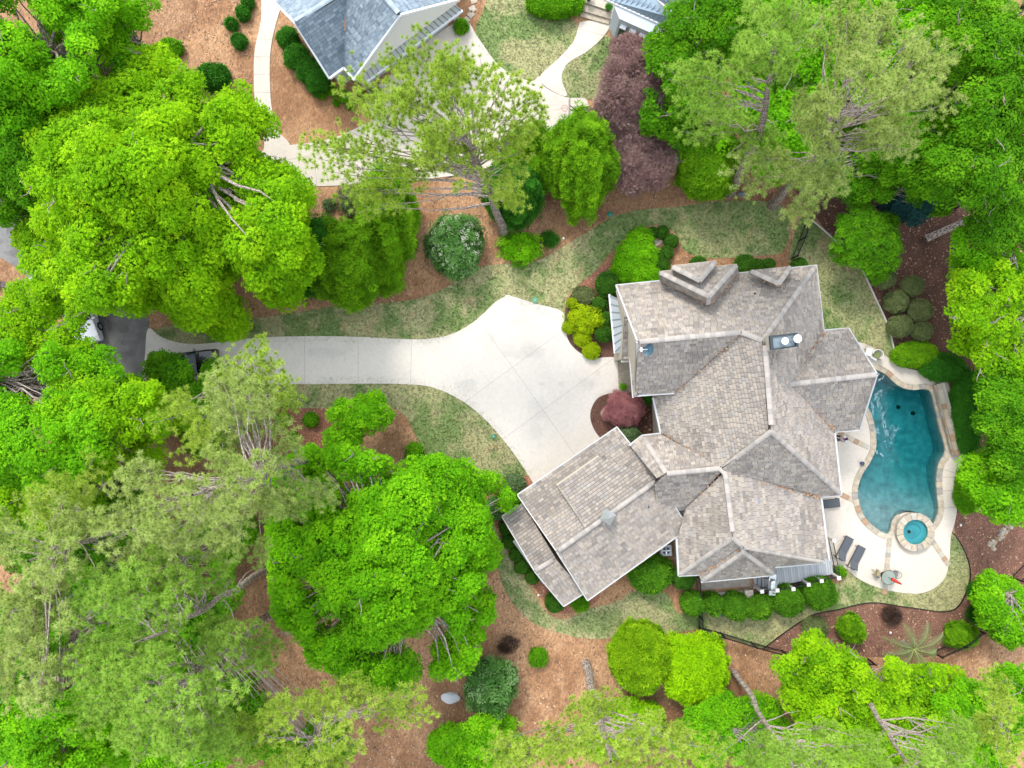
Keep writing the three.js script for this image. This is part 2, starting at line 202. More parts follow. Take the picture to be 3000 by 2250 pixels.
const stairs = thing('stone_steps', 'two broad tan stone steps leading up to the neighbouring grey house', 'steps');
[[[1706, 38], [1788, 62], [1782, 74], [1698, 50]], [[1712, 18], [1796, 46], [1788, 62], [1706, 38]], [[1722, -30], [1830, 0], [1797, 45], [1713, 17]]].forEach((q, i) => mesh('tread', slab(outline(q, 0, false), 0.16 + 0.16 * i, 0.16 + 0.16 * i), stoneMats[i], stairs));
[[1388, 2], [1384, 27], [1380, 43], [1366, 60]].forEach(([u, v], i) => { const p = site(u, v), s = mesh(numbered('stepping_stone'), box(0.5, 0.06, 0.46, 0, 0.03, 0, 0.3 + i * 0.2), stoneMats[(i * 2) % 3]); s.position.copy(p); scene.add(tag(s, 'square sandstone stepping stone set in straw beside the neighbouring grey house', 'stepping stone', 'stepping stones beside the grey house')); });

// ================================================================ pool terrace
const deckList = [[2400, 1000], [2500, 1000], [2545, 1012], [2590, 1040], [2640, 1072], [2680, 1084], [2730, 1083], [2765, 1105], [2785, 1150], [2800, 1215], [2820, 1305], [2822, 1350], [2802, 1390], [2798, 1440], [2803, 1480], [2796, 1530], [2785, 1570], [2780, 1640], [2768, 1690], [2740, 1720], [2700, 1737], [2640, 1736], [2560, 1717], [2510, 1692], [2474, 1664], [2440, 1655], [2400, 1640], [2380, 1500], [2380, 1200]];
const deckOut = outline(deckList);
{
  // terrace slabs between radial stone bands; the pool and spa are holes
  const T = new THREE.Group(); T.name = 'pool_terrace'; T.userData.kind = 'structure'; scene.add(T);
  const hole = poolHole;
  const bands = [[[2455, 1268], [2545, 1312]], [[2462, 1448], [2512, 1472]], [[2605, 1572], [2590, 1740]], [[2720, 1570], [2778, 1655]]];
  mesh('slab', slab(deckOut, 0.06, 0.25, [hole]), M.patio, T);
  // stone bands let into the terrace
  const R = rng(5);
  bands.forEach(([a, b]) => { const p = site(...a), q = site(...b), L = p.distanceTo(q), n = Math.round(L / 0.42), ang = -Math.atan2(q.z - p.z, q.x - p.x); for (let i = 0; i < n; i++) { const t = (i + 0.5) / n, m = mesh('band_stone', box(L / n - 0.015, 0.05, 0.42 + 0.02 * R(), 0, 0, 0, ang), stoneMats[Math.floor(R() * 6)], T); m.position.set(lerp(p.x, q.x, t), 0.041 + 0.004 * R(), lerp(p.z, q.z, t)); } });
  // joints scored across the east walk
  for (const [a, b] of [[[2752, 1112], [2775, 1095]], [[2780, 1222], [2802, 1216]], [[2760, 1398], [2800, 1398]], [[2768, 1376], [2803, 1388]], [[2750, 1440], [2798, 1436]], [[2748, 1490], [2803, 1486]]]) mesh('joint_filler', bar(site(...a, 0.0605), site(...b, 0.0605), 0.025, 0.004), M.jointFill, T);
  // pool coping, one stone after another
  const c = new THREE.CatmullRomCurve3(pool.map((q) => new THREE.Vector3(q.x, 0, q.y)), true), L = c.getLength(), n = Math.round(L / 0.52), out = area(offset(pool, 0.02)) > area(pool) ? 1 : -1;
  for (let i = 0; i < n; i++) {
    const t0 = i / n + 0.01 / L, t1 = (i + 1) / n - 0.01 / L, pts = [], back = [];
    for (const t of [t0, (t0 + t1) / 2, t1]) { const p = c.getPointAt(t % 1), d = c.getTangentAt(t % 1); pts.push(V2(p.x, p.z)); back.push(V2(p.x + d.z * out * (0.44 + 0.02 * R()), p.z - d.x * out * 0.44)); }
    const mid = pts[1]; if (Math.hypot(mid.x - SPA.x, mid.y - SPA.z) < spaR + 0.25) continue;
    mesh('coping_stone', slab([...pts, ...back.reverse()], 0.10 + 0.006 * R(), 0.16, [], 0.008), stoneMats[Math.floor(R() * R() * 6)], T);
  }
}
{
  // the pool: shell with a floor that falls from the steps to the deep end
  const P = new THREE.Group(); P.name = 'swimming_pool'; P.userData.kind = 'structure'; scene.add(P);
  const shellMat = std([0.50, 0.74, 0.75], 0.6, { map: texture(512, 512, (i, j) => { const f = hash(i, j, 5), n = fbm(i / 40, j / 40, 4, 8); const k = 176 + 70 * (f - 0.5) + 70 * (n - 0.5); return [k, k, k]; }, 1 / 5, 1 / 5) });
  const depth = (x, z) => { const a = site(2560, 1530), b = site(2650, 1200), t = ((x - a.x) * (b.x - a.x) + (z - a.z) * (b.z - a.z)) / ((b.x - a.x) ** 2 + (b.z - a.z) ** 2), w = vnoise(x * 0.4, z * 0.4, 4) * 0.15; return 0.5 + 1.6 * smooth(0.12, 0.72, t + w * 0.6); };
  const steps = 40, pos = [], idx = [], uv = [], wob = [1, 0.97, 0.9, 0.7, 0.45, 0.2, 0], ctr = pool.reduce((s, q) => V2(s.x + q.x / pool.length, s.y + q.y / pool.length), V2(0, 0));
  // walls
  for (let i = 0; i <= pool.length; i++) { const q = pool[i % pool.length], d = depth(q.x, q.y); pos.push(q.x, 0.02, q.y, q.x, -d, q.y); uv.push(i * 0.3, 0, i * 0.3, d); }
  for (let i = 0; i < pool.length; i++) { const a = i * 2; idx.push(a, a + 1, a + 2, a + 1, a + 3, a + 2); }
  mesh('pool_wall', geoFrom(pos, idx, null, uv), shellMat, P);
  // floor as a fine grid clipped to the outline
  const fp = [], fi = [], fu = [], b = new THREE.Box2().setFromPoints(pool), cell = 0.25, nx = Math.ceil((b.max.x - b.min.x) / cell), nz = Math.ceil((b.max.y - b.min.y) / cell);
  for (let j = 0; j <= nz; j++) for (let i = 0; i <= nx; i++) { const x = b.min.x + i * cell, z = b.min.y + j * cell; fp.push(x, -depth(x, z), z); fu.push(x, z); }
  for (let j = 0; j < nz; j++) for (let i = 0; i < nx; i++) { const x = b.min.x + (i + 0.5) * cell, z = b.min.y + (j + 0.5) * cell, a = j * (nx + 1) + i; if (inside(pool, x, z) || inside(pool, x + cell, z) || inside(pool, x - cell, z) || inside(pool, x, z + cell) || inside(pool, x, z - cell)) fi.push(a, a + nx + 1, a + 1, a + 1, a + nx + 1, a + nx + 2); }
  mesh('pool_floor', geoFrom(fp, fi, null, fu), shellMat, P);
  for (const [u, v] of [[2623, 1192], [2665, 1210]]) { const p = site(u, v, -1.9); mesh('drain_cover', cyl(0.17, 0.17, 0.06, p.x, -depth(p.x, p.z) + 0.05, p.z), M.iron, P); }
  mesh('pool_step', slab(outline([[2508, 1452], [2538, 1478], [2580, 1492], [2622, 1500], [2600, 1570], [2566, 1556], [2526, 1514], [2508, 1470]]), -0.32, 0.3), shellMat, P); mesh('pool_step', slab(outline([[2508, 1425], [2550, 1462], [2600, 1478], [2640, 1490], [2610, 1520], [2596, 1540], [2530, 1500], [2506, 1450]]), -0.46, 0.3), shellMat, P);
  const waves = (x, z) => 0.010 * Math.sin(x * 5.1 + 2.2 * vnoise(x, z, 3) * 6) + 0.012 * (fbm(x * 2.2, z * 2.2, 3, 21) - 0.5) * 2 + 0.008 * (vnoise(x * 7, z * 7, 22) - 0.5);
  const h = (x, z) => waves(x, z);
  const nt = texture(1024, 1024, (i, j) => { const s = 12 / 1024, e = 0.03, w = (x, z) => h(x, z) * smooth(0, 0.5, Math.min(x, 12 - x, z, 12 - z)), x = i * s, z = j * s, dx = (w(x + e, z) - w(x - e, z)) / (2 * e), dz = (w(x, z + e) - w(x, z - e)) / (2 * e), l = Math.hypot(dx, dz, 1); return [127.5 - 127.5 * dx / l, 127.5 - 127.5 * dz / l, 127.5 + 127.5 / l]; }, 1 / 12, 1 / 12, false);
  const waterOf = (t) => new THREE.MeshPhysicalMaterial({ color: 0xffffff, roughness: 0.0, transmission: 1, thickness: t, ior: 1.33, normalMap: nt, normalScale: V2(0.28, 0.28), attenuationDistance: 2.5, attenuationColor: new THREE.Color(0.24, 0.80, 0.84) }), water = waterOf(2), spaWater = waterOf(0); spaWater.color.setRGB(0.35, 0.80, 0.84); spaWater.roughness = 0.02;
  const big = offset(pool, area(offset(pool, 0.02)) > area(pool) ? 0.01 : -0.01);
  const wg = slab(big, -0.06, 2.6), w = mesh('water', wg, water); w.name = 'pool_water'; w.userData.kind = 'structure'; scene.add(w);
  // raised spa
  const S = thing('spa', 'raised round spa with a wide flagstone rim at the end of the pool', 'spa', SPA);
  const ringGeo = new THREE.LatheGeometry([V2(len(37), 0.07), V2(len(37), 0.42), V2(spaR - 0.03, 0.42), V2(spaR - 0.02, -0.95)], 48); mesh('spa_wall', ringGeo, stoneMats[3], S);
  const R = rng(8), n = 17; for (let i = 0; i < n; i++) { const a0 = i / n * 6.28319 + 0.012, a1 = (i + 1) / n * 6.28319 - 0.012, r0 = len(36), r1 = spaR + 0.03, P2 = []; for (const t of [0, 0.5, 1]) P2.push(V2(Math.cos(lerp(a0, a1, t)) * r0, Math.sin(lerp(a0, a1, t)) * r0)); for (const t of [1, 0.5, 0]) P2.push(V2(Math.cos(lerp(a0, a1, t)) * (r1 - 0.04 * R()), Math.sin(lerp(a0, a1, t)) * r1)); mesh('rim_stone', slab(P2, 0.49 + 0.008 * R(), 0.07, [], 0.008), stoneMats[Math.floor(R() * R() * 6)], S); }
  mesh('seat_ledge', new THREE.LatheGeometry([V2(len(22), 0.07), V2(len(22), 0.2), V2(len(37) - 0.005, 0.2)], 40), shellMat, S); mesh('spa_floor', cyl(len(37), len(37), 0.02, 0, 0.075, 0, 40), shellMat, S);
  mesh('spa_water', (() => { const g = new THREE.CircleGeometry(len(37), 40); g.rotateX(-Math.PI / 2); g.translate(0, 0.37, 0); const p = g.attributes.position, u = g.attributes.uv; for (let i = 0; i < p.count; i++) u.setXY(i, p.getX(i) + 3, p.getZ(i) + 3); return g; })(), spaWater, S); mesh('drain_cover', cyl(0.14, 0.14, 0.05, -0.3, 0.09, 0.05), M.iron, S);
  // stacked stone wall along the deep end
  const a = site(2729, 1128), e = site(2782, 1332), WL = a.distanceTo(e), W = thing('stone_wall', 'low stacked stone water feature wall with flat cap stones along the pool', 'wall', a); W.rotation.y = -Math.atan2(e.z - a.z, e.x - a.x);
  mesh('wall_core', box(WL, 0.5, 0.62, WL / 2, 0.25, -0.36), stoneMats[3], W);
  for (let r = 0; r < 4; r++) { let x = 0; while (x < WL - 0.1) { const w2 = Math.min(0.22 + 0.3 * R(), WL - x); mesh('face_stone', box(w2 - 0.015, 0.155, 0.1 + 0.05 * R(), x + w2 / 2, -0.12 + r * 0.165, -0.02), stoneMats[[3, 3, 4, 5, 1, 3][Math.floor(R() * 6)]], W); x += w2; } }
  for (let r = 0; r < 2; r++) { let x = -0.05; while (x < WL) { const w2 = Math.min(0.45 + 0.45 * R(), WL + 0.06 - x); if (w2 < 0.05) break; const d = r ? 0.30 : 0.38; mesh('cap_stone', box(w2 - 0.012, 0.08, d - 0.012, x + w2 / 2, 0.545 + 0.008 * R(), r ? -0.56 : -0.22), stoneMats[[0, 2, 5, 1, 2, 4][Math.floor(R() * 6)]], W); x += w2; } }
}
// lawn edging
function edging(list, mat, label, h = 0.06, w = 0.08) { const c = new THREE.CatmullRomCurve3(list.map(([u, v]) => site(u, v)), false, 'centripetal'), n = list.length * 6, p = c.getSpacedPoints(n), gs = []; for (let i = 0; i < n; i++) gs.push(bar(p[i].clone().setY(h), p[i + 1].clone().setY(h), w, 0.12)); const m = mesh(numbered('lawn_edging'), merge(gs), mat); scene.add(tag(m, label, 'edging')); }
edging([[2372, 640], [2432, 692], [2512, 772], [2562, 870], [2602, 960], [2622, 1042]], std([0.60, 0.57, 0.52], 0.9), 'pale concrete edging strip between the lawn and the bed of clipped boxwoods', 0.03, 0.11);
edging([[2794, 1562], [2822, 1608], [2840, 1660], [2838, 1710], [2802, 1780], [2762, 1791], [2700, 1784], [2640, 1776], [2550, 1765], [2450, 1786], [2380, 1801], [2300, 1851], [2236, 1899]], M.iron, 'thin black metal edging curving round the lawn by the pool terrace', 0.04, 0.05);

// ================================================================ roofs
const tan_ = [[0.325, 0.282, 0.242], [0.285, 0.248, 0.214], [0.358, 0.314, 0.268], [0.305, 0.276, 0.250], [0.256, 0.228, 0.203], [0.352, 0.302, 0.250]];
const blue_ = [[0.215, 0.275, 0.325], [0.165, 0.215, 0.265], [0.265, 0.325, 0.375], [0.20, 0.245, 0.285], [0.235, 0.285, 0.325]];
const shingleMat = std([1, 1, 1], 0.92, { vertexColors: true, bumpMap: grainTex, bumpScale: 0.003 });
const pickMats = tan_.map((c) => std(c, 0.92));
const underTan = std([0.13, 0.115, 0.105], 1), underBlue = std([0.07, 0.085, 0.10], 1);
const wedge = (() => { const t = 0.060, b = 0.008; return geoFrom([-0.5, t, 0, 0.5, t, 0, 0.5, b, -1, -0.5, b, -1, -0.5, 0, 0, 0.5, 0, 0], [0, 1, 2, 0, 2, 3, 4, 5, 1, 4, 1, 0, 1, 5, 2, 4, 0, 3]); })();
function newell(p) { const n = new THREE.Vector3(), c = new THREE.Vector3(); p.forEach((a, i) => { const b = p[(i + 1) % p.length]; n.x += (a.y - b.y) * (a.z + b.z); n.y += (a.z - b.z) * (a.x + b.x); n.z += (a.x - b.x) * (a.y + b.y); c.add(a); }); n.normalize(); if (n.y < 0) n.negate(); return [n, c.divideScalar(p.length)]; }
let worst = 0;
// One roof plane: verts [u, v, h]; its first edge is the eave. Returns merged shingle geometry; the first pick whole shingles become meshes of their own.
function roofPlane(parent, name, verts, tones, R, opt = {}) {
  const P = verts.map((v) => site(...v)), [N, C] = newell(P); for (const p of P) { const d = p.clone().sub(C).dot(N); worst = Math.max(worst, Math.abs(d)); if (Math.abs(d) > 0.25) console.log('out of plane', name, d.toFixed(2), JSON.stringify(verts[P.indexOf(p)])); p.addScaledVector(N, -d); }
  const U = P[1].clone().sub(P[0]).normalize(), Vv = new THREE.Vector3().crossVectors(N, U); if (Vv.y < 0) Vv.negate(), U.negate();
  const O = P[0], q = P.map((p) => { const d = p.clone().sub(O); return V2(d.dot(U), d.dot(Vv)); }), b = new THREE.Box2().setFromPoints(q);
  const E = opt.exposure ?? 0.235, W = opt.width ?? 0.36, pos = [], idx = [], col = [], picks = [], poly = area(q) ? q : q;
  let row = 0;
  for (let v = b.min.y; v < b.max.y; v += E, row++) {
    let u = b.min.x - R() * W;
    while (u < b.max.x) {
      const w = W * (0.7 + 0.6 * R()), u0 = u + 0.011, u1 = u + w - 0.011, v0 = v + 0.012 * R() * 0.4, v1 = v + E - 0.03; u += w;
      let c = halfplane(poly, u0, 0, 1, 0); c = halfplane(c, u1, 0, -1, 0); c = halfplane(c, 0, v0, 0, 1); c = halfplane(c, 0, v1, 0, -1);
      if (c.length < 3 || area(c) < 0.002) continue;
      const whole = Math.abs(area(c) - (u1 - u0) * (v1 - v0)) < 1e-4, tone = tones[Math.floor(R() * tones.length)], wx = O.x + U.x * u0 + Vv.x * v0, wz = O.z + U.z * u0 + Vv.z * v0, k = (0.90 + 0.2 * R()) * (fbm(wx * 0.9 + 5, wz * 0.55, 3, 23) + 0.25 * R() > 0.74 ? 0.80 : 1);
      if (whole && opt.pick && picks.length < opt.pick && v > (b.min.y * 0.45 + b.max.y * 0.55)) { picks.push([u0, u1, v0, v1]); continue; }
      const s = pos.length / 3, n = c.length, put = (x, y, z) => { pos.push(O.x + U.x * x + Vv.x * y + N.x * z, O.y + U.y * x + Vv.y * y + N.y * z, O.z + U.z * x + Vv.z * y + N.z * z); col.push(tone[0] * k, tone[1] * k, tone[2] * k); };
      for (const a of c) put(a.x, a.y, 0.060 - 0.052 * (a.y - v0) / (v1 - v0)); for (const a of c) put(a.x, a.y, 0);
      const up = new THREE.Vector3().crossVectors(U, Vv).dot(N) > 0, cw = (() => { let t = 0; c.forEach((a, i) => { const d = c[(i + 1) % n]; t += a.x * d.y - a.y * d.x; }); return t > 0; })() === up;
      for (let i = 1; i < n - 1; i++) cw ? idx.push(s, s + i, s + i + 1) : idx.push(s, s + i + 1, s + i);
      for (let i = 0; i < n; i++) { const a = s + i, d = s + (i + 1) % n; cw ? idx.push(a, a + n, d + n, a, d + n, d) : idx.push(a, d + n, a + n, a, d, d + n); }
    }
  }
  const g = geoFrom(pos, idx, col).toNonIndexed(); g.computeVertexNormals(); const p3 = g.attributes.position, uv = []; for (let i = 0; i < p3.count; i++) uv.push(p3.getX(i), p3.getZ(i) + p3.getY(i)); g.setAttribute('uv', new THREE.Float32BufferAttribute(uv, 2));
  const m = mesh(name, g, shingleMat, parent); m.userData.kind = 'stuff';
  // roof deck below, 0.16 m thick
  const top = [], dk = []; for (const z of [-0.004, -0.17]) q.forEach((a) => top.push(O.x + U.x * a.x + Vv.x * a.y + N.x * z, O.y + U.y * a.x + Vv.y * a.y + N.y * z, O.z + U.z * a.x + Vv.z * a.y + N.z * z));
  const tri = THREE.ShapeUtils.triangulateShape(q, []), n = q.length; for (const [a, bb, c] of tri) dk.push(a, bb, c, a + n, c + n, bb + n); for (let i = 0; i < n; i++) { const a = i, d = (i + 1) % n; dk.push(a, a + n, d + n, a, d + n, d); }
  mesh('roof_deck', geoFrom(top, dk), opt.under ?? underTan, parent);
  for (const [u0, u1, v0, v1] of picks) { const s = mesh('shingle', wedge, pickMats[Math.floor(R() * 6)], parent), X = U.clone(), up = new THREE.Vector3().crossVectors(U, Vv).dot(N) > 0; const Z = Vv.clone().negate(); if (!up) { X.negate(); } s.matrixAutoUpdate = true; const mat = new THREE.Matrix4().makeBasis(X, N, Z); s.quaternion.setFromRotationMatrix(mat); s.position.copy(O).addScaledVector(U, (u0 + u1) / 2).addScaledVector(Vv, v0); s.scale.set(u1 - u0, 1, v1 - v0); }
  return { U, Vv, N, O };
}
const capGeo = (() => { const s = new THREE.Shape(); const w = 0.17; s.moveTo(-w, -0.055); s.lineTo(-w * 0.5, -0.008); s.lineTo(0, 0.006); s.lineTo(w * 0.5, -0.008); s.lineTo(w, -0.055); s.lineTo(w, -0.08); s.lineTo(-w, -0.08); const g = new THREE.ExtrudeGeometry(s, { depth: 1, bevelEnabled: false }); g.translate(0, 0, -0.5); return g; })();
const capTan = [[0.38, 0.342, 0.31], [0.335, 0.307, 0.28], [0.41, 0.368, 0.33], [0.31, 0.287, 0.264]].map((c) => std(c, 0.9)), capBlue = [[0.36, 0.42, 0.47], [0.30, 0.36, 0.41]].map((c) => std(c, 0.9));
function ridge(parent, a, b, mats, R, lift = 0.10, vent = false, step = 0.34) {
  const p = site(...a), q = site(...b), L = p.distanceTo(q), n = Math.max(1, Math.round(L / step)), o = new THREE.Object3D();
  for (let i = 0; i < n; i++) { const t = (i + 0.5) / n, m = mesh('ridge_cap', capGeo, mats[Math.floor(R() * mats.length)], parent); m.position.lerpVectors(p, q, t); m.position.y += lift + 0.006 * R(); o.position.copy(m.position); o.lookAt(o.position.clone().add(q).sub(p)); m.quaternion.copy(o.quaternion); m.scale.set(1, 1, L / n * 0.985); }
  if (vent) { const v = mesh('ridge_vent', bar(p.clone().setY(p.y + lift - 0.13), q.clone().setY(q.y + lift - 0.13), 0.30, 0.12), M.rubber, parent); v.name = 'ridge_vent'; }
}
function trimBar(parent, a, b, w = 0.12, h = 0.18, mat = M.trim, name = 'gutter', dy = -0.06) { mesh(name, bar(site(...a).setY(a[2] + dy), site(...b).setY(b[2] + dy), w, h), mat, parent); }
function walls(parent, list, h, mat, y0 = 0) { mesh('wall', slab(outline(list, h, false), h, h - y0), mat, parent); }
function poly3(pts) { const P = pts.map((v) => site(...v)), pos = P.flatMap((p) => [p.x, p.y, p.z]), idx = []; for (let i = 1; i < P.length - 1; i++) idx.push(0, i, i + 1); return geoFrom(pos, idx, null, P.flatMap((p) => [p.x, p.y])); }
// thick sheet from plan points with heights (cheeks, gable walls)
function panel(parent, name, pts, mat, t = 0.08) { const P = pts.map((v) => site(...v)), [N] = newell(P), pos = [], idx = [], n = P.length; for (const s of [0, -t]) P.forEach((p) => pos.push(p.x + N.x * s, p.y + N.y * s, p.z + N.z * s)); for (let i = 1; i < n - 1; i++) idx.push(0, i, i + 1, n, n + i + 1, n + i); for (let i = 0; i < n; i++) { const a = i, d = (i + 1) % n; idx.push(a, a + n, d + n, a, d + n, d); } const g = geoFrom(pos, idx).toNonIndexed(); g.computeVertexNormals(); return mesh(name, g, mat, parent); }

// ---------------------------------------------------------------- the main house
const H = thing('brown_roofed_house', 'large tan house under a many-gabled brown shingle roof beside the pool', 'house');
{
  const R = rng(77), T = tan_, sh = (v, o) => roofPlane(H, 'shingles', v, T, R, o), rd = (a, b, vent, lift) => ridge(H, a, b, capTan, R, lift ?? (vent ? 0.15 : 0.10), vent);
  sh([[1806, 838, 4.8], [2390, 779, 4.8], [2234, 998, 9.75], [2172, 973, 9.1], [1867, 1000, 9.0]]);                       // north
  sh([[1862, 1156, 5.3], [1975, 1150, 5.3], [2168, 978, 9.05], [1868, 1001, 9.0]]);                                       // south of the north wing
  sh([[1915, 1165, 4.1], [1937, 1268, 4.1], [2112, 1370, 6.8], [2259, 1264, 9.7], [2234, 999, 9.7], [2170, 976, 8.75], [1974, 1151, 5.25]], { pick: 300 });   // west of the main ridge
  sh([[2412, 970, 4.6], [2390, 779, 4.65], [2234, 998, 9.7], [2259, 1264, 9.7], [2463, 1447, 4.5], [2445, 1264, 4.6], [2312, 1127, 7.8]]);                    // east
  sh([[2408, 1454, 4.4], [2463, 1448, 4.4], [2259, 1266, 9.7], [2116, 1373, 7.1]]);                                       // south hip
  sh([[2410, 971, 4.6], [2485, 963, 4.6], [2568, 1096, 7.8], [2310, 1125, 7.8]]);                                         // pool wing
  sh([[2517, 1258, 4.5], [2445, 1264, 4.5], [2310, 1126, 7.8], [2568, 1097, 7.8]]);
  sh([[1882, 1278, 4.35], [1934, 1272, 4.35], [2112, 1368, 6.8], [1950, 1386, 6.75]]);                                    // link
  sh([[1845, 1304, 4.4], [1882, 1278, 4.4], [1950, 1386, 6.75], [1925, 1402, 6.5]]);
  sh([[1925, 1500, 3.9], [2010, 1492, 3.9], [2118, 1376, 6.75], [1950, 1387, 6.75], [1918, 1420, 6.0]]);
  sh([[1990, 1685, 3.6], [1984, 1578, 3.6], [2014, 1488, 4.1], [2122, 1382, 6.9], [2147, 1575, 6.9]]);                    // south wing
  sh([[2427, 1641, 3.9], [2404, 1442, 4.2], [2122, 1370, 6.95], [2148, 1575, 6.95], [2178, 1602, 6.5]]);
  sh([[1990, 1685, 3.6], [2050, 1682, 3.6], [2172, 1600, 6.2], [2147, 1575, 6.9]]);
  sh([[2414, 1646, 3.9], [2268, 1660, 3.75], [2185, 1604, 6.1], [2178, 1600, 6.3]]);
  sh([[2056, 1703, 3.6], [2266, 1683, 3.6], [2178, 1617, 6.05]]);                                                         // porch hip
  sh([[2048, 1683, 3.6], [2056, 1703, 3.6], [2178, 1617, 6.05], [2174, 1600, 6.1]]);
  sh([[2266, 1683, 3.6], [2268, 1660, 3.6], [2182, 1602, 6.05], [2178, 1617, 6.05]]);
  // dormers on the north slope
  sh([[1932, 797, 6.3], [2159, 776, 6.3], [2077, 868, 8.75]]);
  sh([[1938, 824, 5.3], [1930, 798, 6.25], [2077, 868, 8.7], [2076, 893, 7.9]], { exposure: 0.28, width: 0.32 });
  sh([[2159, 777, 6.25], [2163, 803, 5.3], [2078, 893, 7.9], [2077, 868, 8.7]], { exposure: 0.28, width: 0.32 });
  sh([[1968, 781, 7.2], [2097, 766, 7.2], [2050, 822, 8.55]]);
  sh([[1971, 787, 6.95], [1968, 781, 7.2], [2050, 822, 8.55], [2050, 829, 8.2]]); sh([[2097, 766, 7.2], [2100, 773, 6.95], [2050, 829, 8.2], [2050, 822, 8.55]]);
  sh([[2197, 794, 6.0], [2317, 781, 6.0], [2281, 831, 7.3]]); sh([[2198, 803, 5.6], [2197, 794, 5.9], [2281, 831, 7.3], [2281, 838, 7.0]]); sh([[2317, 781, 5.9], [2320, 792, 5.5], [2281, 838, 7.0], [2281, 831, 7.3]]);
  panel(H, 'dormer_wall', [[1932, 797, 6.2], [2159, 776, 6.2], [2159, 790, 4.9], [1932, 812, 4.9]], M.wallTan); panel(H, 'dormer_wall', [[1968, 781, 7.1], [2097, 766, 7.1], [2097, 772, 6.4], [1968, 787, 6.4]], M.wallTan);
  // entry roof facing south-west
  sh([[1822, 1058, 4.6], [1868, 1056, 4.6], [1852, 933, 7.3], [1830, 934, 7.3]]);
  sh([[1845, 1016, 5.2], [1856, 1163, 5.2], [1866, 1157, 5.5], [1858, 1014, 5.6]], { width: 0.3 });
  // ridges, hips
  for (const [a, b, vent] of [[[1872, 1001, 9.0], [2168, 974, 9.1], 1], [[2172, 973, 9.1], [2232, 997, 9.75]], [[2234, 999, 9.75], [2388, 781, 4.85]], [[2240, 1012, 9.75], [2258, 1244, 9.75], 1], [[2259, 1264, 9.75], [2118, 1370, 7.0]], [[2108, 1371, 6.95], [2126, 1390, 6.98]], [[2259, 1264, 9.75], [2461, 1445, 4.55]], [[2312, 1126, 7.85], [2566, 1097, 7.85], 1], [[1884, 1280, 4.45], [1950, 1384, 6.8]], [[1952, 1387, 6.8], [2108, 1372, 6.85], 1], [[2124, 1388, 6.95], [2145, 1556, 6.95], 1], [[2147, 1576, 6.9], [1992, 1683, 3.65]], [[2148, 1576, 6.95], [2176, 1601, 6.4]], [[2182, 1602, 6.4], [2412, 1645, 3.95]], [[2175, 1601, 6.2], [2178, 1616, 6.1]], [[2178, 1617, 6.1], [2058, 1702, 3.65]], [[2178, 1617, 6.1], [2265, 1682, 3.65]], [[2077, 868, 8.8], [1933, 798, 6.35]], [[2077, 868, 8.8], [2158, 777, 6.35]], [[2077, 870, 8.75], [2076, 893, 7.95]], [[2050, 822, 8.6], [1969, 781, 7.25]], [[2050, 822, 8.6], [2096, 767, 7.25]], [[2281, 831, 7.35], [2199, 794, 6.0]], [[2281, 831, 7.35], [2316, 782, 6.0]]]) rd(a, b, !!vent);
  // gutters and barge boards
  for (const [a, b] of [[[1804, 836, 4.8], [1932, 823, 4.8]], [[2160, 801, 4.8], [2392, 778, 4.75]], [[2391, 778, 4.7], [2413, 968, 4.6]], [[2412, 968, 4.6], [2486, 962, 4.6]], [[2518, 1259, 4.5], [2446, 1265, 4.5]], [[2446, 1268, 4.55], [2465, 1448, 4.5]], [[2465, 1450, 4.4], [2409, 1456, 4.3]], [[2406, 1454, 4.2], [2429, 1642, 3.95]], [[2416, 1648, 3.9], [2270, 1662, 3.75]], [[2268, 1685, 3.6], [2054, 1705, 3.6]], [[2050, 1684, 3.6], [1988, 1687, 3.6]], [[1988, 1687, 3.6], [1982, 1578, 3.6]], [[1913, 1165, 4.1], [1935, 1268, 4.1]], [[1936, 1270, 4.3], [1882, 1276, 4.35]], [[1844, 1305, 4.4], [1882, 1276, 4.4]], [[1860, 1160, 5.3], [1975, 1152, 5.3]], [[1843, 1012, 5.2], [1855, 1165, 5.2]], [[1820, 1059, 4.6], [1846, 1058, 4.6]]]) trimBar(H, a, b);
  for (const [a, b] of [[[1805, 837, 4.8], [1866, 999, 9.0]], [[1866, 1001, 9.0], [1868, 1056, 7.5]], [[2486, 963, 4.6], [2569, 1096, 7.8]], [[2569, 1098, 7.8], [2518, 1259, 4.5]]]) trimBar(H, a, b, 0.1, 0.2, M.trim, 'barge_board', -0.05);
  // walls below
  walls(H, [[1840, 862], [2375, 808], [2390, 960], [2440, 1420], [2400, 1430], [2405, 1625], [2005, 1665], [2000, 1560], [1950, 1450], [1940, 1290], [1935, 1150], [1880, 1145], [1850, 1000]].map(([u, v]) => [u, v]), 3.3, M.wallTan);
  walls(H, [[2380, 985], [2478, 975], [2540, 1110], [2505, 1245], [2420, 1250]], 4.2, M.wallTan);
  walls(H, [[1830, 870], [1885, 1010], [1880, 1140], [1930, 1140], [2100, 1010], [2090, 850]], 5.2, M.wallTan, 3.9);
  panel(H, 'gable_wall', [[1812, 850, 4.6], [1870, 1000, 8.6], [1866, 1140, 4.9]], M.wallTan, 0.2); panel(H, 'gable_wall', [[2480, 968, 4.4], [2562, 1096, 7.5], [2512, 1250, 4.3]], M.wallTan, 0.2);
  mesh('gable_wall', slab(outline([[1833, 936], [1850, 936], [1862, 1048], [1828, 1050]], 5, false), 4.9, 4.9), M.wallTan, H);
  // windows and door on the hidden sides
  for (const [a, b, h] of [[[2020, 1668], [2060, 1664], 1.5], [[2100, 1660], [2150, 1655], 1.5], [[1935, 1180], [1937, 1240], 1.5]]) { const w = mesh('window', bar(site(...a, 0).setY(h + 0.5), site(...b, 0).setY(h + 0.5), 0.12, 1.4), M.glass, H); w.name = 'window'; }
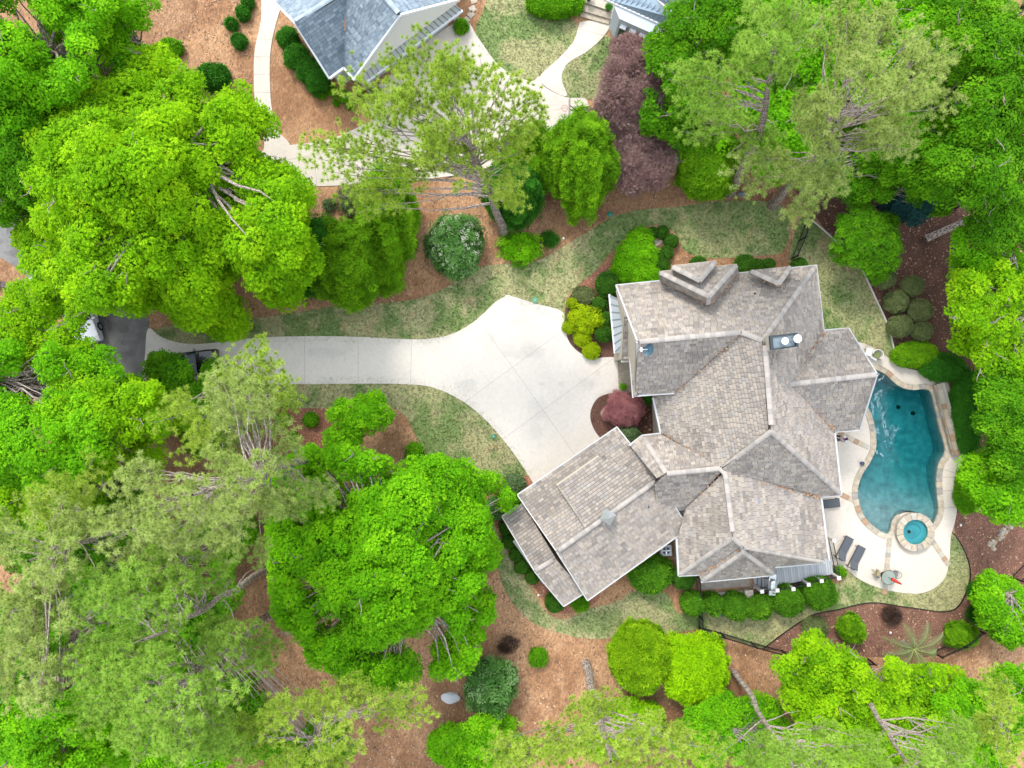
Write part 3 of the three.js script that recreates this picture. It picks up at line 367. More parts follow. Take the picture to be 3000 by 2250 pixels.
  // standing-seam awning over the front windows
  const aw = [[1786, 864, 2.8], [1802, 1034, 2.8], [1829, 1008, 3.5], [1816, 878, 3.5]];
  panel(H, 'metal_awning', aw, M.seam, 0.06); const seamR = []; for (let i = 0; i <= 7; i++) { const t = i / 7, p = site(1786, 864, 2.83).lerp(site(1802, 1034, 2.83), lerp(0.02, 0.98, t)), q = site(1816, 878, 3.53).lerp(site(1829, 1008, 3.53), lerp(0.02, 0.98, t)); mesh('seam', bar(p, q, 0.045, 0.07), M.seamDark, H); }
  panel(H, 'metal_awning', [[1802, 1034, 2.8], [1829, 1008, 3.5], [1824, 1036, 2.9]], M.seam, 0.05); trimBar(H, [1785, 862, 2.8], [1801, 1035, 2.8], 0.12, 0.14, M.whiteTrim);
  mesh('porch_column', slab(outline([[1818, 1042], [1829, 1041], [1830, 1054], [1819, 1055]], 2.5, false), 4.4, 4.4), M.wallTan, H);
  // chimney chase with two flues
  const c0 = [[2256, 984], [2338, 974], [2342, 1015], [2260, 1026]];
  mesh('chimney', slab(outline(c0.map(([u, v]) => [u, v]), 10.6, false), 10.6, 3.2), M.wallTan, H).userData.label = 'tan chimney chase';
  const rim = outline(c0, 10.9, false), cc = rim.reduce((s, p) => V2(s.x + p.x / 4, s.y + p.y / 4), V2(0, 0)), shrink = (k) => rim.map((p) => V2(lerp(cc.x, p.x, k), lerp(cc.y, p.y, k)));
  mesh('chimney_cap', slab(rim, 10.85, 0.22, [shrink(0.8)]), std([0.035, 0.05, 0.06], 0.6), H); mesh('chimney_pan', slab(shrink(0.78), 10.72, 0.08), std([0.20, 0.25, 0.28], 0.55), H);
  for (const [u, v, r, hh] of [[2294, 1000, 0.20, 0.35], [2326, 994, 0.23, 0.6]]) { const p = site(u, v, 11.1); const f = mesh('flue_pipe', merge([cyl(r * 0.75, r * 0.75, 0.5 + hh, p.x, 10.75 + hh / 2, p.z), cyl(r * 1.15, r * 1.15, 0.06, p.x, 11.05 + hh, p.z)]), M.steel, H); }
  panel(H, 'chimney_saddle', [[2246, 982, 9.7], [2257, 984, 10.4], [2261, 1026, 10.4], [2248, 1033, 9.6]], M.seam, 0.05);
  for (const [u, v, h] of [[2206, 862, 6.2]]) mesh('vent_pipe', merge([cyl(0.06, 0.06, 0.5, 0, 0.2, 0)]).translate(...site(u, v, h).toArray()), M.rubber, H);
  { const p = site(2217, 1466, 6.0); mesh('roof_vent', merge([box(0.34, 0.4, 0.34), box(0.26, 0.02, 0.26, 0, 0.21, 0)]).translate(p.x, p.y - 0.05, p.z), M.seamDark, H); }
}
// pine straw caught in the valleys and at the dormer cheeks
const valleys = [[[1978, 1148, 5.3], [2160, 986, 8.9]], [[1940, 1270, 4.3], [2100, 1362, 6.6]], [[2410, 974, 4.8], [2316, 1118, 7.6]], [[2440, 1258, 4.8], [2318, 1136, 7.5]], [[2020, 1484, 4.3], [2112, 1390, 6.6]], [[2400, 1456, 4.4], [2200, 1404, 6.2]], [[2284, 836, 7.0], [2318, 792, 5.7]], [[2278, 838, 7.0], [2200, 803, 5.7]], [[2080, 892, 7.8], [2162, 804, 5.4]], [[2072, 892, 7.8], [1940, 826, 5.4]], [[2054, 1683, 3.8], [2168, 1604, 6.0]]];
// ---------------------------------------------------------------- garage wing
const GA = thing('garage', 'tan garage wing with a low shingle roof and small metal cupola at the drive', 'garage');
{
  const R = rng(99), sh = (v, o) => roofPlane(GA, 'shingles', v, tan_, R, o);
  sh([[1517, 1451, 3.4], [1808, 1253, 3.4], [1927, 1402, 5.15], [1631, 1614, 5.15]], { pick: 300 });
  sh([[1720, 1757, 3.4], [2015, 1546, 3.4], [1927, 1403, 5.15], [1631, 1615, 5.15]]);
  sh([[1632, 1423, 4.55], [1755, 1337, 4.55], [1925, 1401, 5.3], [1714, 1546, 5.3]]);
  panel(GA, 'dormer_cheek', [[1632, 1423, 4.55], [1714, 1546, 5.3], [1714, 1545, 5.0], [1631, 1421, 3.9]], M.wallTan, 0.1);
  panel(GA, 'dormer_wall', [[1632, 1423, 4.5], [1755, 1337, 4.5], [1754, 1335, 3.8], [1631, 1421, 3.8]], M.wallTan, 0.1);
  sh([[1472, 1514, 2.9], [1530, 1473, 2.9], [1628, 1636, 4.0], [1566, 1672, 4.0]]);
  sh([[1650, 1774, 2.9], [1712, 1735, 2.9], [1628, 1637, 4.0], [1566, 1673, 4.0]]);
  ridge(GA, [1636, 1612, 5.2], [1920, 1409, 5.2], capTan, R, 0.15, true); ridge(GA, [1568, 1671, 4.05], [1620, 1640, 4.05], capTan, R, 0.08, false, 0.3);
  for (const [a, b] of [[[1516, 1450, 3.4], [1809, 1251, 3.4]], [[1721, 1759, 3.4], [2017, 1547, 3.4]], [[1471, 1513, 2.9], [1518, 1480, 2.9]], [[1651, 1776, 2.9], [1714, 1736, 2.9]]]) trimBar(GA, a, b);
  for (const [a, b] of [[[1517, 1452, 3.4], [1630, 1615, 5.15]], [[1630, 1616, 5.15], [1720, 1758, 3.4]], [[1809, 1253, 3.4], [1928, 1402, 5.15]], [[1928, 1403, 5.15], [2016, 1546, 3.4]], [[1471, 1514, 2.9], [1565, 1672, 4.0]], [[1565, 1673, 4.0], [1650, 1775, 2.9]]]) trimBar(GA, a, b, 0.07, 0.2, M.trim, 'barge_board', -0.05);
  walls(GA, [[1540, 1465], [1800, 1287], [1985, 1538], [1725, 1725]], 3.2, M.wallTan); walls(GA, [[1495, 1520], [1530, 1495], [1690, 1725], [1648, 1750]], 2.7, M.wallTan);
  for (let i = 0; i < 3; i++) { const a = site(1560 + i * 80, 1447 - i * 55).setY(1.1), b = site(1622 + i * 80, 1404 - i * 55).setY(1.1); const d = mesh('garage_door', bar(a, b, 0.08, 2.2), M.whiteTrim, GA); d.name = 'garage_door'; }
  panel(GA, 'metal_awning', [[1502, 1586, 2.2], [1592, 1712, 2.2], [1604, 1704, 2.6], [1514, 1578, 2.6]], M.seam, 0.05);
  for (const [u, v, h] of [[1897, 1482, 4.3]]) mesh('vent_pipe', cyl(0.06, 0.06, 0.5, 0, 0.2, 0).translate(...site(u, v, h).toArray()), M.rubber, GA);
  const c = site(1779, 1512, 5.3), cu = new THREE.Group(); const py = new THREE.ConeGeometry(0.62, 0.62, 4, 1); py.rotateY(0.26); py.translate(c.x, 5.95, c.z); const pg = py.toNonIndexed(); pg.computeVertexNormals(); mesh('cupola_roof', pg, std([0.55, 0.60, 0.63], 0.3, { metalness: 0.6 }), GA); mesh('cupola', box(0.6, 0.6, 0.6, 0, 0, 0, 1.04).translate(c.x, 5.4, c.z), M.whiteTrim, GA);
}
// ---------------------------------------------------------------- the neighbour's house
const NH = thing('grey_house', 'blue-grey shingled neighbouring house with a standing-seam metal porch roof', 'house');
{
  const R = rng(55), o = { under: underBlue, exposure: 0.22, width: 0.36 }, sh = (v, oo) => roofPlane(NH, 'shingles', v, blue_, R, { ...o, ...oo });
  sh([[965, 227, 3.6], [1008, 197, 3.6], [1014, 139, 4.2], [1014, 0, 5.75], [1040, -46, 6.5], [862, 64, 6.5]]);
  sh([[806, 9, 3.6], [950, -92, 3.6], [1040, -46, 6.5], [862, 64, 6.5]]);
  sh([[1004, 194, 3.6], [1036, 231, 3.6], [1171, 43, 8.0], [1080, -62, 8.0], [1012, -62, 6.4], [1004, 0, 5.7]]);
  sh([[1344, 0, 4.4], [1262, -100, 4.4], [1082, -64, 8.0], [1171, 43, 8.0]], {});
  ridge(NH, [866, 62, 6.5], [1036, -44, 6.5], capBlue, R, 0.1, true); ridge(NH, [1090, -52, 8.05], [1168, 39, 8.05], capBlue, R, 0.12, true);
  mesh('copper_valley', bar(site(1011, 0, 5.95), site(1011, 90, 4.95), 0.12, 0.05), std([0.42, 0.22, 0.14], 0.5, { metalness: 0.3 }), NH);
  for (const [a, b] of [[[804, 7, 3.6], [861, 65, 6.5]], [[861, 65, 6.5], [964, 229, 3.6]], [[966, 229, 3.6], [1007, 199, 3.6]], [[1007, 199, 3.6], [1036, 233, 3.6]], [[1037, 233, 3.6], [1172, 44, 8.0]], [[1172, 44, 8.0], [1346, -2, 4.4]]]) trimBar(NH, a, b, 0.14, 0.22, M.whiteTrim, 'barge_board');
  panel(NH, 'gable_wall', [[1050, 216, 3.6], [1172, 48, 7.7], [1335, 4, 4.4], [1325, 10, 3.9], [1180, 98, 3.9]], M.wallWhite, 0.15);
  panel(NH, 'metal_porch_roof', [[1069, 241, 2.7], [1353, 29, 2.7], [1325, 8, 3.6], [1054, 212, 3.6]], M.seam, 0.07);
  for (let i = 0; i <= 22; i++) { const t = lerp(0.01, 0.99, i / 22); mesh('seam', bar(site(1069, 241, 2.74).lerp(site(1353, 29, 2.74), t), site(1054, 212, 3.64).lerp(site(1325, 8, 3.64), t), 0.045, 0.06), M.seamDark, NH); }
  trimBar(NH, [1068, 243, 2.7], [1355, 30, 2.7], 0.14, 0.16, M.whiteTrim);
  for (const [u, v] of [[1086, 258], [1212, 160], [1336, 62]]) { const p = site(u, v); mesh('porch_column', box(0.32, 2.6, 0.32, p.x, 1.3, p.z, 0.64), M.whiteTrim, NH); }
  walls(NH, [[830, 10], [965, 195], [1005, 170], [1040, 200], [1300, 5], [1330, -150], [850, -150]], 3.4, M.wallGrey);
}
const NW = thing('grey_house_wing', 'white trimmed wing of the grey house with three dark windows under a metal roof', 'house');
{
  const R = rng(56);
  panel(NW, 'metal_porch_roof', [[1770, -4, 3.2], [1956, 78, 3.2], [1990, 58, 3.9], [1930, -2, 3.9], [1800, -60, 3.9]], std([0.26, 0.34, 0.40], 0.4, { metalness: 0.4 }), 0.07);
  for (let i = 0; i <= 14; i++) { const t = lerp(0.02, 0.98, i / 14); mesh('seam', bar(site(1770, -4, 3.24).lerp(site(1956, 78, 3.24), t), site(1800, -60, 3.94).lerp(site(1990, 58, 3.94), t), 0.045, 0.06), M.seamDark, NW); }
  trimBar(NW, [1768, -6, 3.2], [1957, 79, 3.2], 0.16, 0.2, M.whiteTrim); trimBar(NW, [1928, 0, 4.5], [1992, 58, 4.2], 0.14, 0.2, M.whiteTrim);
  roofPlane(NW, 'shingles', [[1992, 56, 4.2], [1930, -4, 4.4], [1960, -100, 6.5], [2100, -60, 6.5]], blue_, R, { under: underBlue });
  walls(NW, [[1800, 20], [1815, 55], [1955, 118], [2050, 40], [1900, -60]], 3.1, M.wallGrey); mesh('sill', bar(site(1800, 44, 0.5).setY(0.5), site(1945, 108, 0.5).setY(0.5), 0.3, 0.25), M.whiteTrim, NW);
  for (const t of [0.12, 0.32, 0.52]) { const A = site(1815, 55, 3.1), B = site(1955, 118, 3.1), a = A.clone().lerp(B, t - 0.06).setY(1.7), b = A.clone().lerp(B, t + 0.06).setY(1.7); for (const q of [a, b]) { q.z += 0.1; q.x -= 0.05; } const w = mesh('window', bar(a, b, 0.3, 1.5), M.glass, NW); w.name = 'window'; mesh('window_frame', merge([bar(a.clone().setY(2.5), b.clone().setY(2.5), 0.36, 0.1), bar(a.clone().setY(0.95), b.clone().setY(0.95), 0.40, 0.1)]), M.whiteTrim, w); }
  const p = site(1794, 62); mesh('porch_column', box(0.3, 3.0, 0.3, p.x, 1.5, p.z, 0.4), M.whiteTrim, NW);
}

// ================================================================ plants
// leaf sprays: small folded leaves round an upward axis, in a radius of about one unit
function rosette(seed, n, L, W, spread, lift) {
  const R = rng(seed), pos = [], idx = [];
  for (let i = 0; i < n; i++) {
    const a = R() * 6.28319, rr = Math.sqrt(R()) * spread, bx = Math.cos(a) * rr, bz = Math.sin(a) * rr, by = (R() - 0.5) * spread * 0.9 + 0.25 * (spread - rr), d = a + (R() - 0.5) * 2.4, up = lift + (R() - 0.6) * 0.9, l = L * (0.7 + 0.6 * R()), w = W * (0.7 + 0.6 * R());
    const D = new THREE.Vector3(Math.cos(d), up, Math.sin(d)).normalize(), S = new THREE.Vector3(-Math.sin(d), (R() - 0.5) * 0.8, Math.cos(d)).normalize(), Nn = new THREE.Vector3().crossVectors(S, D).normalize(), s = pos.length / 3;
    const put = (f, g, k) => pos.push(bx + D.x * l * f + S.x * w * g + Nn.x * k, by + D.y * l * f + S.y * w * g + Nn.y * k, bz + D.z * l * f + S.z * w * g + Nn.z * k);
    put(0, 0, 0); put(0.45, 0.5, 0.03 * L); put(1, 0, -0.08 * L); put(0.45, -0.5, 0.03 * L); idx.push(s, s + 1, s + 2, s, s + 2, s + 3);
  }
  return geoFrom(pos, idx);
}
// needle tuft: narrow blades fanning up and outwards
function tuft(seed, n, L, w) {
  const R = rng(seed), pos = [], idx = [];
  for (let i = 0; i < n; i++) { const a = R() * 6.28319, e = -0.25 + 1.6 * R(), D = new THREE.Vector3(Math.cos(a) * Math.cos(e), Math.sin(e), Math.sin(a) * Math.cos(e)), S = new THREE.Vector3(R() - 0.5, R() - 0.5, R() - 0.5).cross(D).normalize(), l = L * (0.65 + 0.5 * R()), s = pos.length / 3; pos.push(S.x * w, S.y * w, S.z * w, -S.x * w, -S.y * w, -S.z * w, D.x * l + S.x * w * 0.3, D.y * l - 0.06 * L + S.y * w * 0.3, D.z * l + S.z * w * 0.3); idx.push(s, s + 1, s + 2); }
  return geoFrom(pos, idx);
}
const LEAF = { broad: rosette(1, 26, 0.24, 0.15, 0.40, 0.25), oak: rosette(2, 30, 0.20, 0.11, 0.36, 0.35), fine: rosette(3, 30, 0.13, 0.055, 0.20, 0.5), box: rosette(4, 22, 0.075, 0.05, 0.15, 0.5), glossy: rosette(5, 18, 0.22, 0.10, 0.26, 0.45), lace: rosette(6, 34, 0.20, 0.035, 0.26, 0.25), frond: rosette(7, 30, 0.22, 0.06, 0.22, 0.75), needle: tuft(8, 64, 0.36, 0.020), needleShort: tuft(9, 40, 0.26, 0.018), twig: rosette(10, 26, 0.34, 0.045, 0.34, 0.5), blade: tuft(11, 22, 0.6, 0.018) };
const leafMats = {};
function leafMat(rough, through = 0.35) { rough = 1; const k = rough + '/' + through; return leafMats[k] ??= new THREE.MeshPhysicalMaterial({ color: 0xffffff, roughness: rough, transmission: through, thickness: 0, specularIntensity: 0.12, side: THREE.DoubleSide }); }
const DUMMY = new THREE.Object3D(), UPV = new THREE.Vector3(0, 1, 0), COL = new THREE.Color();
// crown = instanced sprays; list of [x, y, z, nx, ny, nz, scale, r, g, b]
function foliage(parent, name, list, geo, mat) {
  const m = new THREE.InstancedMesh(geo, mat, list.length), q = new THREE.Quaternion(), tw = new THREE.Quaternion(), nrm = new THREE.Vector3();
  list.forEach((a, i) => { nrm.set(a[3], a[4], a[5]).normalize(); q.setFromUnitVectors(UPV, nrm); tw.setFromAxisAngle(UPV, hash(i, 7, list.length) * 6.28319); DUMMY.position.set(a[0], a[1], a[2]); DUMMY.quaternion.copy(q).multiply(tw); DUMMY.scale.setScalar(a[6]); DUMMY.updateMatrix(); m.setMatrixAt(i, DUMMY.matrix); m.setColorAt(i, COL.setRGB(a[7], a[8], a[9])); });
  m.name = name; m.castShadow = m.receiveShadow = true; m.userData.kind = 'stuff'; parent.add(m); return m;
}
const pal = {   // leaf colours (linear), from old to new growth
  lime: [[0.130, 0.335, 0.004], [0.250, 0.520, 0.005], [0.410, 0.660, 0.010]],
  bright: [[0.090, 0.310, 0.004], [0.170, 0.480, 0.006], [0.290, 0.620, 0.010]],
  mid: [[0.055, 0.205, 0.004], [0.105, 0.320, 0.006], [0.190, 0.440, 0.010]],
  deep: [[0.028, 0.135, 0.012], [0.045, 0.200, 0.014], [0.075, 0.270, 0.018]],
  pine: [[0.270, 0.410, 0.045], [0.400, 0.560, 0.065], [0.530, 0.660, 0.110]],
  pineGreen: [[0.200, 0.370, 0.045], [0.320, 0.530, 0.070], [0.450, 0.650, 0.115]],
  pineOlive: [[0.300, 0.410, 0.085], [0.430, 0.550, 0.140], [0.560, 0.650, 0.225]],
  cypress: [[0.085, 0.240, 0.006], [0.155, 0.370, 0.008], [0.260, 0.490, 0.012]],
  globe: [[0.125, 0.285, 0.004], [0.215, 0.415, 0.006], [0.330, 0.520, 0.010]],
  neon: [[0.205, 0.450, 0.003], [0.310, 0.590, 0.004], [0.430, 0.680, 0.008]],
  box: [[0.032, 0.110, 0.012], [0.055, 0.170, 0.014], [0.095, 0.240, 0.018]],
  camellia: [[0.040, 0.145, 0.008], [0.075, 0.225, 0.010], [0.150, 0.340, 0.012]],
  olive: [[0.110, 0.150, 0.055], [0.175, 0.220, 0.078], [0.270, 0.300, 0.115]],
  chartreuse: [[0.230, 0.370, 0.005], [0.340, 0.480, 0.006], [0.450, 0.560, 0.010]],
  gold: [[0.38, 0.36, 0.005], [0.52, 0.47, 0.006], [0.62, 0.53, 0.010]],
  plum: [[0.225, 0.130, 0.125], [0.360, 0.230, 0.208], [0.480, 0.340, 0.300]],
  maple: [[0.300, 0.110, 0.125], [0.480, 0.200, 0.205], [0.600, 0.330, 0.300]],
  blue: [[0.022, 0.090, 0.085], [0.036, 0.135, 0.125], [0.060, 0.180, 0.170]],
  holly: [[0.045, 0.135, 0.024], [0.090, 0.225, 0.042], [0.240, 0.370, 0.160]],
  grey: [[0.070, 0.135, 0.040], [0.130, 0.210, 0.080], [0.240, 0.320, 0.160]],
  brown: [[0.06, 0.035, 0.028], [0.10, 0.06, 0.045], [0.15, 0.10, 0.075]],
};
function tone(p, t, k = 1) { const c = t < 0.5 ? mix3(p[0], p[1], t * 2) : mix3(p[1], p[2], t * 2 - 1); return [c[0] * k, c[1] * k, c[2] * k]; }
// sprays over the upper shell of one lobe
function lobe(list, R, c, r, p, o) {
  const n = Math.round((o.dens ?? 9) * r * r * 6), t0 = R();
  for (let i = 0; i < n; i++) {
    const y = -0.45 + 1.45 * R(), a = R() * 6.28319, s = Math.sqrt(Math.max(0, 1 - y * y)), w = r * (0.72 + 0.34 * R()) * (1 + 0.25 * (vnoise(a * 2 + c.x, y * 3 + c.z, 5) - 0.5)), d = [Math.cos(a) * s, y * (o.flat ?? 0.75), Math.sin(a) * s];
    const k = tone(p, clamp(0.45 * t0 + 0.62 * R() - 0.04), 0.92 + 0.16 * R());
    list.push([c.x + d[0] * w, c.y + d[1] * w, c.z + d[2] * w, d[0] * 0.8 + (R() - 0.5) * 0.7, d[1] + 0.55 + 0.3 * R(), d[2] * 0.8 + (R() - 0.5) * 0.7, (o.size ?? 1) * (0.6 + 0.45 * R()), ...k]);
  }
}
// lobes that fill ellipses [u, v, ru, rv, top] seen from above, as one uneven dome
function dome(R, ells, o) {
  const out = [], drop = o.drop ?? 0.36, lr = (o.lobe ?? 1.5) * 0.80, sd = ells[0][0] * 0.13;
  for (const [u, v, ru, rv, top] of ells) {
    const hc = top - 0.45 * Math.min(top * 0.5, 5), C = site(u, v, hc), a = len(ru, hc), b = len(rv, hc); let tries = 0;
    while (tries++ < 3200) {
      const an = R() * 6.28319, lim = 0.66 + 0.64 * vnoise(Math.cos(an) * 2.2 + sd, Math.sin(an) * 2.2 + v, 6), rad = Math.sqrt(R()) * lim, x = Math.cos(an) * rad, z = Math.sin(an) * rad, d = rad * rad;
      const r = lr * (0.55 + 1.0 * R() * R()) * (1 - 0.3 * Math.min(1, d)), k = 1 - 0.5 * r / Math.max(a, b); let px = C.x + x * a * k, pz = C.z + z * b * k; const y = top - r * 0.75 - drop * Math.min(a, b) * d - (o.rough ?? 1.5) * (0.55 * R() + 1.9 * vnoise(px * 0.24 + sd, pz * 0.24, 8) + 0.9 * vnoise(px * 0.75 + sd, pz * 0.75, 12));
      { const w = site(u + x * ru * k, v + z * rv * k, Math.max(1.5, y + 0.4 * r)); px = w.x; pz = w.z; }
      if ((o.holes ?? 1) && lr > 0.7 && vnoise(px * 0.62 + sd, pz * 0.62, 15) < (o.hole ?? 0.30)) continue;      // gaps between the boughs
      if (out.every((q) => Math.hypot(q.x - px, q.z - pz, (q.y - y) * 0.9) > (o.gap ?? 0.60) * (q.r + r))) out.push({ x: px, y: Math.max(y, r * 0.8 + (o.clear ?? 1)), z: pz, r });
    }
  }
  return out;
}
function crooked(R, a, b, n, w) { const p = []; for (let i = 0; i <= n; i++) { const t = i / n, q = a.clone().lerp(b, t); if (i && i < n) q.add(new THREE.Vector3((R() - 0.5) * w, (R() - 0.5) * w * 0.6, (R() - 0.5) * w)); p.push(q); } return p; }
function broadleaf(name, label, ellipses, palette, o = {}) {
  const R = rng(o.seed ?? Math.round(ellipses[0][0] * 7 + ellipses[0][1])), lobes = dome(R, ellipses, o), list = [], big = ellipses[0], base = site(big[0] + (o.du ?? 0), big[1] + (o.dv ?? 0), big[4] * 0.75), T = thing(name, label, 'tree', new THREE.Vector3(base.x, 0, base.z), o.group);
  for (const l of lobes) lobe(list, R, l, l.r, palette, o); for (const a of list) { a[0] -= base.x; a[2] -= base.z; }
  const top = big[4] * 0.62, r0 = o.trunk ?? big[4] * 0.018, fork = new THREE.Vector3((R() - 0.5) * 0.6, top * 0.55, (R() - 0.5) * 0.6);
  const tr = [tube([new THREE.Vector3(0, -0.1, 0), new THREE.Vector3(0.05, top * 0.25, 0), fork, new THREE.Vector3(fork.x * 1.5, top, fork.z * 1.5)], [r0 * 1.35, r0, r0 * 0.8, r0 * 0.45], 9)];
  mesh('trunk', tr[0], o.bark ?? M.bark, T);
  const limbs = []; lobes.forEach((l, i) => { const end = new THREE.Vector3(l.x - base.x, l.y + l.r * 0.2, l.z - base.z), f = fork.clone().lerp(new THREE.Vector3(fork.x * 1.5, top, fork.z * 1.5), R()); limbs.push(tube(crooked(R, f, end, 4, 0.9), [r0 * 0.34, r0 * 0.27, r0 * 0.2, r0 * 0.13, 0.02], 5)); });
  if (big[4] > 9) for (let i = 0; i < lobes.length / 9; i++) { const l = lobes[Math.floor(R() * lobes.length)], a = new THREE.Vector3(l.x - base.x, l.y - 0.2, l.z - base.z), d = R() * 6.28, e = a.clone().add(new THREE.Vector3(Math.cos(d) * (0.7 + R()), l.r * 0.7 + 0.35 + 0.6 * R(), Math.sin(d) * (0.7 + R()))), w = crooked(R, a, e, 4, 0.35); limbs.push(tube(w, [0.06, 0.045, 0.035, 0.024, 0.008], 5), tube(crooked(R, w[2], w[2].clone().add(new THREE.Vector3((R() - 0.5) * 1.2, 0.6, (R() - 0.5) * 1.2)), 2, 0.2), [0.03, 0.02, 0.006], 4)); }
  const lb = mesh('limbs', merge(limbs), o.limbBark ?? M.paleBark, T); lb.userData.kind = 'stuff';
  foliage(T, 'crown', list, o.leaf ?? LEAF.broad, leafMat(0.55, 0.42)); return T;
}
// pine: tall bare trunk, whorls of limbs, needle tufts gathered at the limb ends
function pine(label, base, top, ellipses, palette, o = {}) {
  const R = rng(o.seed ?? Math.round(base[0] * 3 + base[1] * 5)), B = site(base[0], base[1]), T = thing('pine_tree', label, 'tree', B, o.group), tip = site(top[0], top[1], top[2]).sub(B), r0 = o.trunk ?? 0.36, at = (h) => { const t = clamp(h / tip.y); return new THREE.Vector3(tip.x * t * t * 0.5 + tip.x * t * 0.5, h, tip.z * t * t * 0.5 + tip.z * t * 0.5); };
  const p = []; for (let i = 0; i <= 10; i++) { const q = at(tip.y * i / 10); if (i) { q.x += (R() - 0.5) * 0.25; q.z += (R() - 0.5) * 0.25; } p.push(q); } p[0].y = -0.1;
  mesh('trunk', tube(p, p.map((_, i) => r0 * (i ? 1.02 - 0.085 * i : 1.25)), 11), o.bark ?? M.bark, T);
  const list = [], limbs = [];
  for (const e of ellipses) {
    const [u, v, ru, rv, hi] = e, lo = e[5] ?? hi * 0.72, mid = (hi + lo) / 2, C = site(u, v, mid).sub(B), a = len(ru, mid), b = len(rv, mid), n = Math.round((o.n ?? 1) * (e[6] ?? 1) * (a * b) * 1.25 + 3);
    for (let i = 0; i < n; i++) {
      const an = R() * 6.28319, d = Math.sqrt(R()), y = lo + (hi - lo) * clamp((1 - 0.75 * d * d) * (0.55 + 0.5 * R())), k = (ALT - y) / (ALT - mid), ctr = site(u, v, y).sub(B), end = new THREE.Vector3(ctr.x + Math.cos(an) * a * d * k, y, ctr.z + Math.sin(an) * b * d * k), from = at(Math.min(tip.y * 0.98, Math.max(lo * 0.7, y - 0.25 - (0.1 + 0.45 * R()) * Math.hypot(end.x - at(y).x, end.z - at(y).z)))), w = crooked(R, from, end, 4, 0.6), L = from.distanceTo(end);
      limbs.push(tube(w, [0.022 + 0.009 * L, 0.018 + 0.007 * L, 0.036, 0.026, 0.012], 5));
      const m = Math.round((o.dens ?? 34) * 0.95 * (0.6 + 0.8 * R())), sp = (o.spread ?? 0.8) * (0.7 + 0.6 * R()), t0 = R();
      for (let j = 0; j < m; j++) { const q = w[3].clone().lerp(w[4], R()), aa = R() * 6.28319, rr = Math.sqrt(R()) * sp; q.x += Math.cos(aa) * rr; q.z += Math.sin(aa) * rr; q.y += (R() - 0.4) * 0.55 * sp + 0.15; list.push([q.x, q.y, q.z, Math.cos(aa) * rr * 0.5, 0.75, Math.sin(aa) * rr * 0.5, (o.size ?? 1) * (0.5 + 0.35 * R()), ...tone(palette, clamp(0.45 * t0 + 0.6 * R()), 0.9 + 0.2 * R())]); if (j % 8 === 0) limbs.push(tube([w[3], q], [0.018, 0.008], 3)); }
    }
  }
  for (let i = 0; i < (o.dead ?? 5); i++) { const h = tip.y * (0.35 + 0.3 * R()), f = at(h), an = R() * 6.28319, l = 0.8 + 2.2 * R(), e = f.clone().add(new THREE.Vector3(Math.cos(an) * l, 0.2 + 0.3 * R(), Math.sin(an) * l)); limbs.push(tube(crooked(R, f, e, 3, 0.4), [0.05, 0.035, 0.025, 0.008], 5)); }
  const lb = mesh('limbs', merge(limbs), o.limbBark ?? M.paleBark, T); lb.userData.kind = 'stuff';
  foliage(T, 'crown', list, o.leaf ?? LEAF.needle, leafMat(0.6, 0.3)); return T;
}
// rounded shrub or clipped ball at a plan centre; ru, rv plan radii; h height
function shrub(name, label, group, u, v, ru, rv, h, palette, o = {}) {
  const hc = h * 0.5, C = site(u, v, hc), a = len(ru, hc), b = len(rv, hc), R = rng(o.seed ?? Math.round(u * 11 + v * 3)), T = thing(name, label, o.category ?? 'shrub', new THREE.Vector3(C.x, 0, C.z), group), list = [], g = new THREE.IcosahedronGeometry(1, 3), p = g.attributes.position, ru2 = o.lump ?? 0.12, f = (x, y, z) => 1 + ru2 * 2 * (fbm(x * 1.7 + u, z * 1.7 + y * 1.3 + v, 2, 3) - 0.5) + (o.fine ?? 0) * (vnoise(x * 5 + u, z * 5 + y * 4, 4) - 0.5);
  const area4 = Math.PI * 4 * Math.pow((Math.pow(a * b, 1.6) + 2 * Math.pow(a * h * 0.55, 1.6)) / 3, 1 / 1.6), n = Math.round(area4 * (o.dens ?? 60)), cy = h * 0.46;
  for (let i = 0; i < n; i++) { const y = -0.75 + 1.75 * R(), an = R() * 6.28319, s = Math.sqrt(Math.max(0, 1 - y * y)), x = Math.cos(an) * s, z = Math.sin(an) * s, k = f(x, y, z) * (1 - (o.depth ?? 0.12) * R()), yy = y > 0 ? y * h * 0.54 : y * cy; list.push([x * a * k, cy + yy * k, z * b * k, x / a + (R() - 0.5) * (o.jit ?? 0.5), y / (h * 0.55) + 0.25 + (R() - 0.5) * 0.3, z / b + (R() - 0.5) * (o.jit ?? 0.5), (o.size ?? 1) * (0.7 + 0.6 * R()), ...tone(palette, clamp(R() * 0.8 + 0.2 * vnoise(x * 3, z * 3, 9)), 0.9 + 0.2 * R())]); }
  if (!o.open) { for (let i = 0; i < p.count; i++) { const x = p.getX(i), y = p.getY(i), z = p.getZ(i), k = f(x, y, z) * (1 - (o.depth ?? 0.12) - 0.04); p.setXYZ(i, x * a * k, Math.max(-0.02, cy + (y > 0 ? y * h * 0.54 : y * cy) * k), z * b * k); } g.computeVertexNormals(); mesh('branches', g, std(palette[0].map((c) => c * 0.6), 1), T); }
  else { const st = []; for (let i = 0; i < 9; i++) { const q = list[Math.floor(R() * list.length)]; st.push(tube(crooked(R, new THREE.Vector3((R() - 0.5) * 0.15, 0, (R() - 0.5) * 0.15), new THREE.Vector3(q[0], q[1], q[2]), 3, 0.12), [0.03, 0.022, 0.015, 0.006], 5)); } const m = mesh('stems', merge(st), M.bark, T); m.userData.kind = 'stuff'; }
  foliage(T, o.part ?? 'foliage', list, o.leaf ?? LEAF.box, leafMat(0.6, o.through ?? 0.25)); return T;
}

